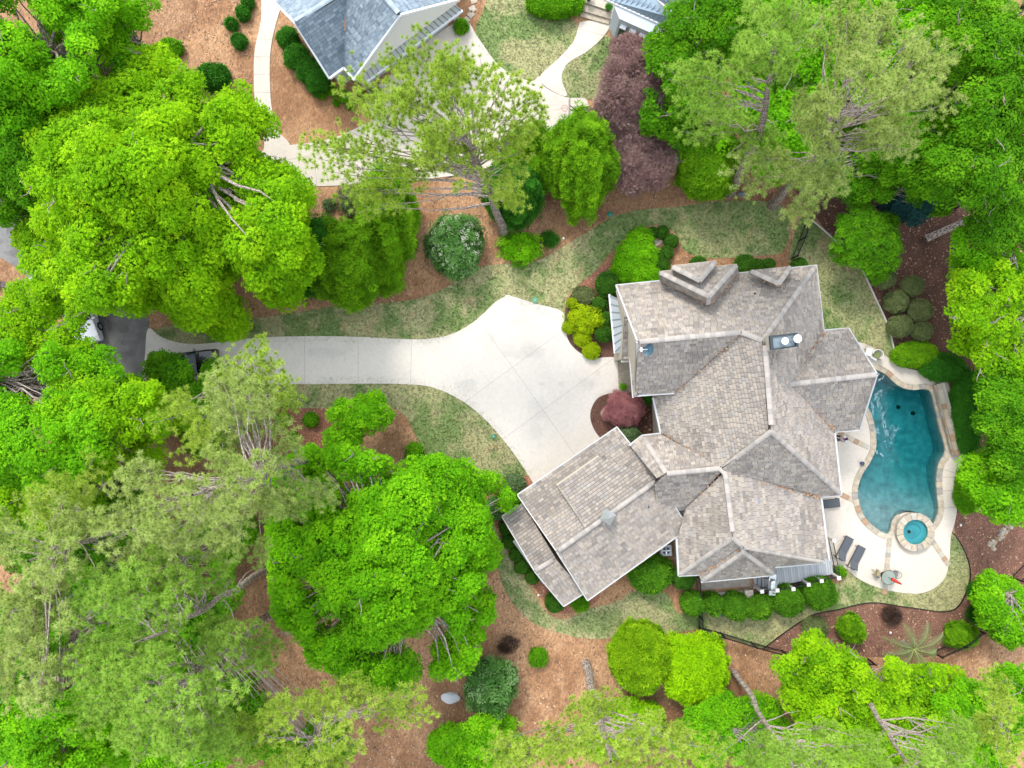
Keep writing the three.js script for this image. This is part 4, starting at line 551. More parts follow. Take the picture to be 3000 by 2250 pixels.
// ---------------------------------------------------------------- broadleaf trees
broadleaf('oak_tree', 'huge lime green oak crown beside the street and the drive entrance', [[430, 420, 330, 230, 19], [560, 660, 330, 250, 18], [330, 700, 250, 210, 17], [690, 480, 200, 200, 17], [660, 850, 220, 120, 14], [820, 560, 95, 110, 13], [820, 760, 90, 120, 12], [170, 740, 120, 110, 14], [140, 520, 110, 130, 15]], pal.lime, { lobe: 2.0, dens: 8.5, leaf: LEAF.oak, size: 1.15, trunk: 0.5, rough: 3.0, hole: 0.34 });
broadleaf('broadleaf_tree', 'dark green woodland tree beside the grey road bend', [[50, 400, 170, 180, 15], [130, 560, 80, 90, 10], [-20, 540, 90, 90, 12]], pal.mid, { lobe: 1.5 });
broadleaf('broadleaf_tree', 'bright green tree at the wood edge above the dead grass slope', [[80, 85, 230, 200, 18], [240, 180, 150, 120, 14], [10, 260, 130, 130, 15]], pal.bright, { lobe: 1.6 });
broadleaf('broadleaf_tree', 'green tree with drooping branches over the straw slope', [[290, 40, 160, 80, 13], [380, 190, 100, 60, 9]], pal.bright, { lobe: 1.3 });
broadleaf('broadleaf_tree', 'lime green tree over the parked white truck', [[110, 930, 130, 95, 12], [232, 860, 55, 42, 10], [100, 1020, 150, 75, 12]], pal.lime, { lobe: 1.2, leaf: LEAF.oak, du: -170 });
broadleaf('broadleaf_tree', 'bright green tree filling the street bend below the white truck', [[60, 1110, 130, 120, 15], [230, 1110, 110, 90, 13], [345, 1170, 85, 90, 10], [90, 1290, 200, 140, 16], [10, 1420, 130, 120, 14]], pal.bright, { lobe: 1.5, leaf: LEAF.oak, dens: 9, du: -190 });
broadleaf('broadleaf_tree', 'yellow green tree beneath the tall pines next to the street', [[300, 1270, 200, 145, 15], [390, 1200, 90, 80, 12], [120, 1460, 160, 110, 14], [470, 1330, 110, 90, 11]], pal.lime, { lobe: 1.4 });
broadleaf('broadleaf_tree', 'small dark green tree overhanging the parked black car', [[575, 1150, 95, 110, 8.5], [490, 1085, 55, 45, 7], [600, 1260, 60, 70, 7]], pal.mid, { lobe: 1.0 });
broadleaf('broadleaf_tree', 'great bright green spreading tree beside the garage wing', [[1130, 1660, 300, 280, 16], [1000, 1500, 190, 170, 14], [1280, 1500, 180, 140, 12.5], [1330, 1680, 145, 200, 12.5], [1210, 1900, 200, 110, 13], [1000, 1850, 160, 130, 13]], pal.bright, { lobe: 1.5, leaf: LEAF.oak, size: 1.1, dens: 9, trunk: 0.4, rough: 3.0, hole: 0.34 });
broadleaf('broadleaf_tree', 'low lime green tree at the lawn edge south of the drive', [[1062, 1222, 92, 60, 5.5], [1010, 1290, 50, 45, 5]], pal.bright, { lobe: 0.8, leaf: LEAF.oak, size: 0.8, dens: 15, rough: 0.6 });
broadleaf('broadleaf_tree', 'dark green understorey tree below the leaning pine limbs', [[890, 1430, 120, 90, 7], [930, 1560, 80, 80, 7]], pal.bright, { lobe: 0.9, dens: 12 });
broadleaf('broadleaf_tree', 'deep green tree in the wooded corner under grey pines', [[110, 2160, 190, 130, 12], [300, 2140, 150, 120, 9], [170, 1700, 120, 120, 8], [480, 2210, 170, 90, 8]], pal.bright, { lobe: 1.3 });
broadleaf('broadleaf_tree', 'dark understorey tree shaded by the tall pine stand', [[420, 1690, 260, 180, 9], [480, 1900, 180, 140, 8], [300, 1480, 160, 110, 9], [640, 1560, 100, 80, 7], [120, 1570, 170, 130, 9], [60, 1880, 130, 160, 9], [640, 2110, 160, 130, 8], [880, 2200, 150, 80, 7]], pal.mid, { lobe: 1.3, dens: 6 });
broadleaf('broadleaf_tree', 'bright green sapling clump under the pine stand edge', [[1420, 2190, 110, 90, 6], [1330, 2200, 60, 60, 5]], pal.bright, { lobe: 0.9, dens: 12 });
broadleaf('broadleaf_tree', 'small lime green tree behind the clipped globe conifers', [[1855, 2110, 80, 55, 5], [1780, 2160, 60, 50, 4]], pal.lime, { lobe: 0.8, dens: 13 });
broadleaf('broadleaf_tree', 'leafy green tree crossed by a bare grey leaning trunk', [[2160, 2140, 130, 95, 7], [2060, 2160, 80, 75, 6], [2250, 2190, 90, 75, 6]], pal.bright, { lobe: 0.9, dens: 12, hole: 0.2 });
broadleaf('oak_tree', 'wide yellow green oak outside the black fence below the mulch bed', [[2420, 2005, 145, 105, 11], [2600, 2045, 155, 110, 12], [2500, 2130, 190, 100, 12], [2750, 2030, 80, 65, 9], [2385, 1905, 50, 42, 8], [2720, 2150, 150, 100, 11], [2480, 2230, 150, 60, 10]], pal.lime, { lobe: 1.2, leaf: LEAF.oak, dens: 10, du: 60, dv: 60, rough: 1.9, hole: 0.22 });
broadleaf('broadleaf_tree', 'deep green tree mass in the corner beyond the pale bare twig', [[2880, 2130, 140, 110, 10], [2960, 2050, 80, 80, 8]], pal.bright, { lobe: 1.2 });
broadleaf('broadleaf_tree', 'bright lime tree leaning over the boxwood bed and the hedge', [[2920, 890, 135, 120, 10], [2970, 1010, 120, 90, 9], [2840, 985, 50, 50, 7.5]], pal.lime, { lobe: 1.2, leaf: LEAF.oak, du: 150 });
broadleaf('broadleaf_tree', 'green tree above the clipped hedge next to the stone pool wall', [[2955, 1180, 85, 130, 9], [3000, 1320, 90, 120, 9]], pal.mid, { lobe: 1.2, du: 130 });
broadleaf('broadleaf_tree', 'fresh green tree overhanging the end of the pool walk', [[2890, 1400, 72, 78, 7], [2975, 1465, 90, 60, 8]], pal.bright, { lobe: 1.0, leaf: LEAF.oak, du: 125 });
broadleaf('broadleaf_tree', 'dense dark tree of the woods behind the fence and spruce', [[2900, 480, 150, 140, 14], [2760, 470, 110, 90, 10], [2950, 640, 100, 110, 11]], pal.mid, { lobe: 1.5 });
broadleaf('broadleaf_tree', 'yellow-tipped green tree over the grey fallen log', [[2880, 730, 110, 90, 10], [2930, 800, 90, 60, 8]], pal.bright, { lobe: 1.1, du: 120 });
broadleaf('broadleaf_tree', 'tall shaded woodland tree in the far corner behind bare trunks', [[2930, 230, 130, 180, 16], [2860, 90, 110, 120, 15]], pal.mid, { lobe: 1.5 });
broadleaf('broadleaf_tree', 'bright green tree between the plum and the leaning pine trunk', [[2020, 190, 130, 140, 11], [1970, 330, 80, 90, 9], [2120, 60, 150, 80, 12], [2040, 420, 70, 60, 7]], pal.mid, { lobe: 1.1, leaf: LEAF.oak });
broadleaf('broadleaf_tree', 'lime green tree under the pale pine crowns', [[2260, 330, 150, 170, 10], [2390, 160, 130, 130, 11], [2240, 110, 120, 110, 11], [2590, 180, 120, 130, 11]], pal.bright, { lobe: 1.2, leaf: LEAF.oak });
broadleaf('broadleaf_tree', 'green tree top behind the pale olive pine crown', [[2440, 20, 200, 90, 11], [2700, 50, 140, 110, 12], [2780, 200, 90, 110, 11], [2740, 330, 90, 90, 10]], pal.bright, { lobe: 1.2 });
broadleaf('broadleaf_tree', 'shady green tree behind the black fence in the woods', [[2480, 480, 180, 90, 8], [2640, 400, 130, 120, 10], [2740, 560, 70, 50, 7]], pal.mid, { lobe: 1.2 });
broadleaf('broadleaf_tree', 'round glossy green tree in the bark bed by the lawn edging', [[2532, 695, 108, 108, 5.5]], pal.mid, { lobe: 0.75, leaf: LEAF.glossy, size: 0.8, dens: 20, rough: 0.6, drop: 0.5, bark: M.darkBark });
broadleaf('broadleaf_tree', 'green tree branch beside the black fence corner and dark iris', [[2930, 1760, 70, 70, 6], [2990, 1830, 60, 60, 6]], pal.bright, { lobe: 0.8, dens: 12, du: 60 });
broadleaf('plum_tree', 'large dusky purple plum tree beside the neighbouring lawn', [[1860, 260, 105, 130, 7.5], [1840, 420, 90, 120, 6.5], [1905, 440, 70, 110, 6]], pal.plum, { lobe: 0.95, leaf: LEAF.twig, size: 0.9, dens: 22, holes: 0, bark: M.darkBark, limbBark: M.darkBark, rough: 0.8 });
broadleaf('japanese_maple', 'low weeping purple maple in the bed beside the front walk', [[1828, 1203, 58, 48, 2.2]], pal.maple, { lobe: 0.42, leaf: LEAF.lace, size: 0.75, dens: 60, rough: 0.4, clear: 0.1, drop: 0.62, bark: M.darkBark, limbBark: M.darkBark, trunk: 0.07 });

// ---------------------------------------------------------------- pines
pine('tall pine with a curved grey trunk standing over the neighbouring court', [1476, 684], [1325, 330, 21], [[1330, 300, 190, 170, 22, 17], [1400, 450, 150, 110, 18, 14], [1230, 330, 150, 150, 21, 17], [1110, 310, 150, 130, 19, 15], [960, 440, 110, 80, 18, 14], [1180, 470, 150, 110, 17, 13, 0.8], [1480, 320, 110, 140, 19, 15], [1250, 160, 120, 60, 20, 17], [1100, 590, 110, 70, 14, 11, 0.6], [1540, 560, 70, 60, 12, 10, 0.6]], pal.pine, { trunk: 0.34, bark: M.bark, n: 1.0 });
pine('pine with a long bare trunk rising beside the clipped arborvitae', [2138, 566], [2265, 120, 24], [[2200, 120, 200, 130, 24, 19], [2060, 230, 130, 120, 20, 16], [2330, 90, 120, 110, 23, 19], [2060, 360, 90, 90, 15, 12], [2200, 400, 80, 60, 14, 11]], pal.pineGreen, { trunk: 0.38, n: 1.15, dens: 34 });
pine('broad pale olive pine crown above the back corner fence', [2262, 600], [2480, 300, 22], [[2540, 220, 210, 190, 23, 18], [2700, 200, 120, 190, 22, 18], [2420, 420, 180, 140, 19, 15], [2640, 420, 110, 90, 18, 15], [2230, 520, 110, 90, 15, 12], [2340, 590, 60, 60, 13, 11], [2480, 80, 150, 80, 22, 18]], pal.pineOlive, { trunk: 0.36, n: 1.2, dens: 38 });
pine('dark bare-stemmed pine at the wooded corner beyond the grey log', [2860, 150], [3060, -90, 22], [[3020, -40, 120, 90, 22, 18]], pal.pineGreen, { trunk: 0.3, bark: M.darkBark });
pine('tall pale pine with a thick horizontal-looking trunk over the red mulch', [962, 1326], [560, 1450, 25], [[560, 1430, 230, 170, 25, 19], [760, 1290, 120, 110, 17, 13], [380, 1560, 160, 140, 22, 17], [700, 1570, 190, 120, 19, 14], [900, 1440, 110, 80, 13, 10], [700, 1150, 140, 110, 19, 15]], pal.pineOlive, { trunk: 0.34, bark: M.paleBark, dens: 36, n: 1.35 });
pine('crooked pine limb tree reaching over the drive and parked black car', [820, 1260], [690, 1090, 16], [[780, 1060, 90, 70, 17, 14], [690, 1120, 60, 60, 15, 12], [560, 1250, 130, 100, 17, 13], [830, 1180, 70, 60, 12, 10]], pal.pine, { trunk: 0.2, bark: M.paleBark });
pine('grey pine with long diagonal trunk beneath the bright spreading tree', [800, 1652], [420, 1880, 24], [[420, 1750, 170, 140, 23, 18], [560, 1640, 150, 110, 19, 15], [300, 1800, 130, 130, 23, 18]], pal.pineGreen, { trunk: 0.3, bark: M.paleBark, dens: 34, n: 1.35 });
pine('big shaggy green pine with its trunk slanting over dark red mulch', [795, 1800], [430, 2060, 25], [[480, 2040, 230, 180, 25, 19], [320, 2000, 150, 150, 23, 18], [620, 1950, 130, 130, 19, 15], [560, 2180, 190, 110, 22, 17], [760, 1900, 60, 60, 12, 10]], pal.pineGreen, { trunk: 0.32, bark: M.paleBark, dens: 42, n: 1.35 });
pine('yellowish pine crown beside the bright spreading tree and holly', [1010, 2010], [900, 2190, 20], [[880, 2150, 210, 120, 21, 16], [1000, 2040, 110, 70, 15, 12], [1210, 2060, 90, 80, 12, 9, 0.8]], pal.pine, { trunk: 0.28, bark: M.paleBark, dens: 40, n: 1.35 });
pine('hazy green pine on the left edge of the pine stand', [420, 1520], [90, 1640, 23], [[110, 1620, 170, 170, 23, 17], [200, 1820, 140, 110, 21, 16], [60, 1850, 110, 150, 22, 17], [90, 2020, 130, 90, 22, 18]], pal.pineOlive, { trunk: 0.28, bark: M.paleBark, dens: 36, n: 1.35 });
pine('young feathery pine between the street trees and the pine stand', [330, 1480], [170, 1560, 18], [[170, 1420, 100, 90, 17, 13], [280, 1400, 80, 80, 15, 12]], pal.pine, { trunk: 0.2, bark: M.paleBark });
pine('pale pine with a stout grey trunk foot in the open straw', [1716, 1944], [1790, 2240, 23], [[1800, 2180, 200, 90, 20, 15], [1740, 2060, 70, 50, 14, 11, 0.6], [1560, 2210, 190, 80, 18, 14], [1980, 2220, 130, 80, 18, 14]], pal.pine, { trunk: 0.32, bark: M.paleBark, dens: 38, n: 1.5 });
pine('pine with a slender bent grey trunk beside the lime globe conifers', [2150, 1968], [2330, 2270, 21], [[2330, 2240, 170, 80, 20, 16], [2200, 2210, 120, 60, 15, 12], [2480, 2200, 130, 70, 17, 13]], pal.pineGreen, { trunk: 0.22, bark: M.paleBark, dead: 3, n: 1.3 });
pine('pine with a pale straight trunk rising through the wide yellow oak', [2446, 1950], [2690, 2300, 22], [[2690, 2260, 150, 70, 22, 17], [2800, 2190, 120, 90, 17, 13]], pal.pineGreen, { trunk: 0.24, bark: M.paleBark, dead: 2, n: 1.3 });
pine('wispy pine with a bare white twig at the wooded corner beyond the fence', [2800, 2040], [2960, 2180, 18], [[2960, 2140, 90, 100, 18, 13], [2900, 1995, 50, 30, 13, 11]], pal.pine, { trunk: 0.16, bark: M.paleBark });

// ---------------------------------------------------------------- conifers, hedges and shrubs
const conifer = { leaf: LEAF.frond, dens: 42, lump: 0.30, fine: 0.60, depth: 0.26, category: 'tree', part: 'crown', jit: 0.35, size: 1.0, through: 0.3 };
shrub('cryptomeria_tree', 'tall bright green feathery conifer beside the purple plum', undefined, 1706, 480, 88, 140, 7.5, pal.cypress, conifer);
shrub('cypress_tree', 'broad olive green cypress under the curved pine trunk', undefined, 1140, 640, 75, 130, 8, pal.cypress, { ...conifer, lump: 0.15 });
shrub('cypress_tree', 'round-topped green cypress at the lawn edge by the flowering shrub', undefined, 1055, 765, 115, 112, 5.0, pal.cypress, { ...conifer, lump: 0.4 });
shrub('cypress_tree', 'dark green cypress squeezed between oak and cypress on the straw bank', undefined, 920, 750, 70, 110, 5.5, pal.deep, conifer);
shrub('cypress_tree', 'deep green cypress behind the curved pine trunk foot', undefined, 1500, 560, 80, 80, 4.5, pal.deep, conifer);
shrub('cypress_tree', 'low green conifer at the edge of the neighbouring court', undefined, 1560, 460, 80, 80, 4.0, pal.cypress, conifer);
shrub('arborvitae', 'clipped egg-shaped arborvitae at the foot of the leaning pine trunk', undefined, 2082, 482, 88, 96, 5, pal.cypress, { ...conifer, lump: 0.10, fine: 0.22 });
shrub('globe_conifer', 'olive lime globe conifer standing in straw beside the yellow lime one', undefined, 1878, 1925, 88, 92, 3.4, pal.globe, { ...conifer, lump: 0.14, fine: 0.3, depth: 0.2 });
shrub('globe_conifer', 'vivid yellow lime globe conifer next to the olive one', undefined, 2035, 1960, 92, 98, 3.6, pal.neon, { ...conifer, lump: 0.18, fine: 0.35, depth: 0.2, seed: 8 });
shrub('blue_spruce', 'dark blue spruce leaning by the corner of the black fence', undefined, 2672, 586, 70, 55, 5, pal.blue, { ...conifer, lump: 0.3, leaf: LEAF.needleShort, dens: 34 });
shrub('holly', 'glossy dark green holly bush standing in straw below the garage', undefined, 1440, 2012, 68, 82, 3.6, pal.holly, { leaf: LEAF.glossy, dens: 22, lump: 0.28, fine: 0.5, depth: 0.3, size: 0.95 });
shrub('flowering_shrub', 'dark leaved shrub dotted with white flowers by the front lawn', undefined, 1335, 722, 78, 90, 3.4, pal.holly, { leaf: LEAF.glossy, dens: 24, lump: 0.2, fine: 0.4, depth: 0.25 });
{ const T = scene.children[scene.children.length - 1], R = rng(3), fl = []; for (let i = 0; i < 90; i++) { const a = R() * 6.28, y = 0.35 + 0.6 * R(), s = Math.sqrt(1 - y * y); fl.push([Math.cos(a) * s * 2.0, 1.56 + y * 1.85, Math.sin(a) * s * 2.3 - 0.2, 0, 1, 0, 0.55 + 0.3 * R(), 0.75, 0.73, 0.62]); } foliage(T, 'flowers', fl, LEAF.box, leafMat(0.6, 0.3)); }
const ball = (o) => ({ leaf: LEAF.box, dens: 95, lump: 0.07, fine: 0.12, depth: 0.13, size: 1.0, ...o });
for (const [u, v, r] of [[2590, 816, 34], [2673, 838, 33], [2625, 884, 36], [2697, 908, 36], [2636, 955, 37], [2702, 970, 30]]) shrub('boxwood', 'clipped dull olive boxwood ball in the dark bed beyond the lawn edging', 'olive boxwood balls in the dark bed', u, v, r * 0.9, r * 0.84, 1.3, pal.olive, ball());
for (const [u, v, r] of [[1677, 888, 14], [1667, 958, 17], [1706, 992, 22], [1732, 1028, 24]]) shrub('golden_boxwood', 'small yellow-green clipped ball in the front bed along the drive', 'yellow balls in the front bed', u, v, r, r * 0.95, 0.7, pal.chartreuse, ball());
shrub('boxwood', 'largest dark green clipped ball at the corner of the front bed', undefined, 1780, 833, 34, 35, 1.3, pal.box, ball());
for (const [u, v, r] of [[1759, 890, 20], [1774, 935, 19], [1769, 978, 23]]) shrub('boxwood', 'dark green clipped ball under the front metal awning', 'green balls under the awning', u, v, r, r, 0.9, pal.box, ball());
shrub('nandina', 'loose yellow-green leafy shrub amid the yellow balls of the front bed', undefined, 1714, 938, 50, 40, 1.1, pal.chartreuse, { leaf: LEAF.glossy, dens: 26, lump: 0.3, fine: 0.5, depth: 0.35, open: true, size: 0.7 });
shrub('barberry', 'sparse reddish olive low shrub at the top of the front bed', undefined, 1712, 866, 32, 24, 0.5, pal.olive, { leaf: LEAF.fine, dens: 40, lump: 0.3, depth: 0.4, open: true });
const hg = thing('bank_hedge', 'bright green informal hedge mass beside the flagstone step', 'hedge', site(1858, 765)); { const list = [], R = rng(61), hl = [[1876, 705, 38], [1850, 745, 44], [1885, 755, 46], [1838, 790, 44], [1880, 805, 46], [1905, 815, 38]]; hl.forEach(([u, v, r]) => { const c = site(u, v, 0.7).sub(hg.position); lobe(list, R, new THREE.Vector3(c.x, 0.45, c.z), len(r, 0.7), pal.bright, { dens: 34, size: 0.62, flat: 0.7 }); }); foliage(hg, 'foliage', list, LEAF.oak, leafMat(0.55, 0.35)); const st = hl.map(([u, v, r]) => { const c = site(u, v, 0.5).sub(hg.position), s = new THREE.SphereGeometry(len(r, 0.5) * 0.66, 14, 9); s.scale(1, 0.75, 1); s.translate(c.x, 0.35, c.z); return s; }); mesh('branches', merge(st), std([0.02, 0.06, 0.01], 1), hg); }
for (const [u, v, r] of [[1941, 681, 17], [1967, 707, 18], [1952, 741, 18], [1912, 682, 14], [1930, 760, 16], [1936, 778, 23]]) shrub('boxwood', 'small round boxwood ringing the flagstone step', 'boxwoods round the flagstone step', u, v, r, r, 0.75, pal.box, ball());
for (const [u, v, r] of [[2045, 774, 22], [2184, 776, 29], [2218, 776, 15], [2250, 775, 15], [2342, 778, 20]]) shrub('foundation_shrub', 'green rounded shrub against the wall below the roof dormers', 'shrubs below the dormers', u, v, r, r * 0.9, 0.95, pal.box, ball({ size: 1.2 }));
const NTH = ['first', 'second', 'third', 'fourth', 'fifth', 'sixth'];
for (const [i, [u, v, r]] of [[2028, 1768, 33], [2088, 1768, 30], [2152, 1776, 41], [2222, 1774, 37], [2305, 1758, 47], [2398, 1734, 50]].entries()) shrub('camellia', NTH[i] + ' rounded green shrub from the black fence in the row below the deck', 'row of shrubs below the deck', u, v, r * 0.88, r * 0.84, 1.9, pal.camellia, ball({ leaf: LEAF.fine, size: 1.1, dens: 70, fine: 0.35, lump: 0.18 }));
shrub('camellia', 'large green shrub in the straw corner behind the garage', undefined, 1906, 1680, 56, 48, 2.0, pal.camellia, ball({ leaf: LEAF.fine, size: 1.3, dens: 55, fine: 0.25, lump: 0.14 }));
shrub('boxwood', 'dark blue-green shrub tucked under the porch roof corner', undefined, 2002, 1692, 33, 32, 1.4, pal.box, ball());
shrub('abelia', 'grey-green variegated shrub on red mulch at the garage corner', undefined, 1508, 1418, 27, 25, 1.0, pal.grey, ball({ leaf: LEAF.fine, fine: 0.3, depth: 0.2 }));
shrub('abelia', 'green shrub between the variegated one and the garage wall', undefined, 1500, 1456, 27, 24, 1.0, pal.mid, ball({ leaf: LEAF.fine, fine: 0.3, depth: 0.2 }));
shrub('abelia', 'olive flecked shrub against the corner of the low garage wing', undefined, 1458, 1488, 34, 30, 1.2, pal.holly, ball({ leaf: LEAF.fine, fine: 0.2 }));
for (const [i, [u, v, r]] of [[1484, 1547, 19], [1492, 1586, 20], [1514, 1624, 19], [1528, 1660, 19], [1560, 1690, 19]].entries()) shrub('boxwood', NTH[i] + ' small clipped ball from the drive in the row along the garage wing', 'balls along the garage wing', u, v, r, r, 0.8, pal.box, ball());
shrub('boxwood', 'dark green larger ball at the end of the garage wing row', undefined, 1626, 1764, 28, 28, 1.2, pal.box, ball());
shrub('young_shrub', 'thin open shrub under the corner of the garage eaves', undefined, 1700, 1768, 26, 24, 0.9, pal.mid, { leaf: LEAF.fine, dens: 18, open: true, depth: 0.5, lump: 0.3 });
shrub('gardenia', 'speckled green shrub between the garage and the front walk bed', undefined, 1842, 1276, 27, 25, 1.2, pal.grey, ball({ leaf: LEAF.fine, fine: 0.3 }));
shrub('fern', 'small deep green plant beside the gutter at the maple bed', undefined, 1894, 1170, 10, 14, 0.4, pal.deep, { leaf: LEAF.fine, dens: 60, open: true, depth: 0.4 });
for (const [u, v, r] of [[842, 112, 28], [868, 165, 34], [905, 205, 34], [930, 238, 34]]) shrub('laurel', 'dark green foundation shrub along the eaves of the grey house', 'shrubs along the grey house', u, v, r, r, 1.3, pal.deep, { leaf: LEAF.fine, dens: 40, lump: 0.2, fine: 0.4, depth: 0.25 });
for (const [u, v, r] of [[976, 268, 15], [1012, 282, 19], [1026, 309, 11], [985, 301, 8], [1062, 280, 8], [864, 192, 7], [882, 224, 6], [915, 258, 7], [945, 280, 9]]) shrub('young_shrub', 'small young plant dotted over the straw bed of the grey house', 'young plants in the straw bed', u, v, r, r, 0.45, pal.mid, { leaf: LEAF.fine, dens: 45, open: true, depth: 0.45, lump: 0.3, size: 0.8 });
for (const [u, v, r] of [[712, 38, 18], [678, 70, 15], [700, 120, 20], [726, 6, 16]]) shrub('young_shrub', 'small green shrub on the straw slope across the curved sidewalk', 'shrubs across the sidewalk', u, v, r, r, 0.7, pal.deep, { leaf: LEAF.fine, dens: 55, open: true, depth: 0.4, lump: 0.25 });
for (const [u, v] of [[1100, 277], [1352, 78]]) shrub('porch_shrub', 'leafy green shrub at the foot of a porch column', 'shrubs at the porch columns', u, v, 18, 18, 0.8, pal.mid, { leaf: LEAF.fine, dens: 50, depth: 0.35, open: true });
shrub('clipped_hedge', 'long clipped green hedge beside the stone steps of the neighbour', undefined, 1625, 10, 80, 36, 1.4, pal.mid, ball({ leaf: LEAF.fine, category: 'hedge' }));
shrub('golden_shrub', 'golden yellow ball shrub before the three dark windows', undefined, 1824, 78, 28, 27, 1.0, pal.gold, ball({ leaf: LEAF.fine, fine: 0.3, size: 0.8 }));
shrub('willow_shrub', 'upright grey-green shrub with narrow leaves on the straw bank', undefined, 1030, 585, 44, 50, 2.0, pal.grey, { leaf: LEAF.twig, dens: 16, open: true, depth: 0.5, lump: 0.35, size: 0.6 });
shrub('young_shrub', 'wispy grey-green seedling near the narrow-leaved shrub', undefined, 965, 602, 18, 18, 0.6, pal.grey, { leaf: LEAF.fine, dens: 18, open: true, depth: 0.5 });
shrub('hydrangea', 'bright open shrub in straw beside the front lawn', undefined, 1524, 728, 60, 46, 1.1, pal.bright, { leaf: LEAF.glossy, dens: 22, lump: 0.35, fine: 0.6, depth: 0.4, size: 0.75, open: true });
shrub('fountain_grass', 'dark tuft of ornamental grass on the straw bank', undefined, 1609, 700, 26, 20, 0.7, pal.deep, { leaf: LEAF.blade, dens: 26, open: true, depth: 0.6, size: 0.8, category: 'grass clump' });
shrub('young_shrub', 'lone round green shrub in open straw near the holly', undefined, 1575, 1925, 26, 26, 0.8, pal.mid, { leaf: LEAF.fine, dens: 40, depth: 0.35, lump: 0.25 });
shrub('bare_shrub', 'bare twiggy reddish shrub in straw above the holly', undefined, 1490, 1888, 32, 26, 0.8, pal.brown, { leaf: LEAF.twig, dens: 12, open: true, depth: 0.6, size: 0.6 });
for (const [u, v, r] of [[828, 1230, 20], [910, 1230, 20], [858, 1280, 14]]) shrub('boxwood', 'small dark ball on red mulch below the lawn strip', 'balls on the red mulch', u, v, r, r, 0.8, pal.mid, ball());
shrub('young_shrub', 'feathery green sapling on straw at the lawn strip corner', undefined, 1215, 1325, 24, 32, 1.2, pal.mid, { leaf: LEAF.fine, dens: 30, open: true, depth: 0.4 });
shrub('mulch_shrub', 'bright green cone-shaped shrub in the red bark bed', undefined, 2495, 1842, 34, 38, 1.6, pal.cypress, { leaf: LEAF.frond, dens: 40, lump: 0.25, fine: 0.4, depth: 0.3, size: 0.7 });
shrub('mulch_shrub', 'yellow-green spreading shrub by the bend of the black fence', undefined, 2816, 1862, 46, 36, 1.2, pal.cypress, { leaf: LEAF.frond, dens: 40, lump: 0.25, fine: 0.4, depth: 0.3, size: 0.7 });
shrub('dead_grass', 'dark withered grass clump beside the palm', undefined, 2614, 1804, 27, 22, 0.7, pal.brown, { leaf: LEAF.blade, dens: 26, open: true, depth: 0.6, size: 0.8, category: 'grass clump' });
shrub('grey_shrub', 'dull olive groundcover mound in the red bark bed', undefined, 2388, 1838, 36, 26, 0.5, pal.olive, { leaf: LEAF.fine, dens: 40, depth: 0.3 });
shrub('iris_clump', 'dark strap-leaved clump with yellow flowers near the fence', undefined, 2878, 1728, 34, 34, 0.8, pal.deep, { leaf: LEAF.blade, dens: 34, open: true, depth: 0.6, size: 0.9, category: 'grass clump' });
shrub('iris_clump', 'dark green strap-leaved clump beside the fence rail', undefined, 2866, 1798, 28, 26, 0.8, pal.deep, { leaf: LEAF.blade, dens: 40, open: true, depth: 0.6, size: 0.8, category: 'grass clump' });
shrub('corner_shrub', 'small green shrub at the corner of the terrace and deck', undefined, 2459, 1676, 15, 13, 0.7, pal.mid, { leaf: LEAF.fine, dens: 50, depth: 0.35 });
shrub('azalea_hedge', 'yellow-green low hedge at the head of the pool walk', undefined, 2682, 1040, 62, 34, 1.0, pal.cypress, ball({ leaf: LEAF.fine, lump: 0.12, fine: 0.25, category: 'hedge' }));
shrub('azalea_hedge', 'dark green low hedge curving beside the pool walk', undefined, 2760, 1075, 60, 36, 1.1, pal.deep, ball({ leaf: LEAF.fine, lump: 0.12, fine: 0.25, category: 'hedge' }));
shrub('azalea_hedge', 'long dark green hedge beside the stone pool wall', undefined, 2836, 1210, 42, 120, 1.3, pal.deep, ball({ leaf: LEAF.fine, lump: 0.14, fine: 0.3, category: 'hedge' }));
shrub('azalea_hedge', 'green hedge end under the tree by the pool walk bend', undefined, 2838, 1440, 36, 62, 1.1, pal.mid, ball({ leaf: LEAF.fine, lump: 0.14, fine: 0.3, category: 'hedge' }));
shrub('wood_edge_shrub', 'dark green shrub at the wood edge below the straw slope', undefined, 500, 140, 36, 24, 1.0, pal.mid, { leaf: LEAF.fine, dens: 30, depth: 0.3 });
shrub('wood_edge_shrub', 'dark green conifer shrub peeping out beside the oak', undefined, 625, 225, 45, 34, 1.4, pal.deep, { leaf: LEAF.frond, dens: 30, depth: 0.3, lump: 0.3 });
shrub('wood_edge_shrub', 'grey bramble clump at the top of the straw slope', undefined, 375, 40, 30, 26, 0.8, pal.olive, { leaf: LEAF.twig, dens: 14, open: true, depth: 0.6, size: 0.6 });
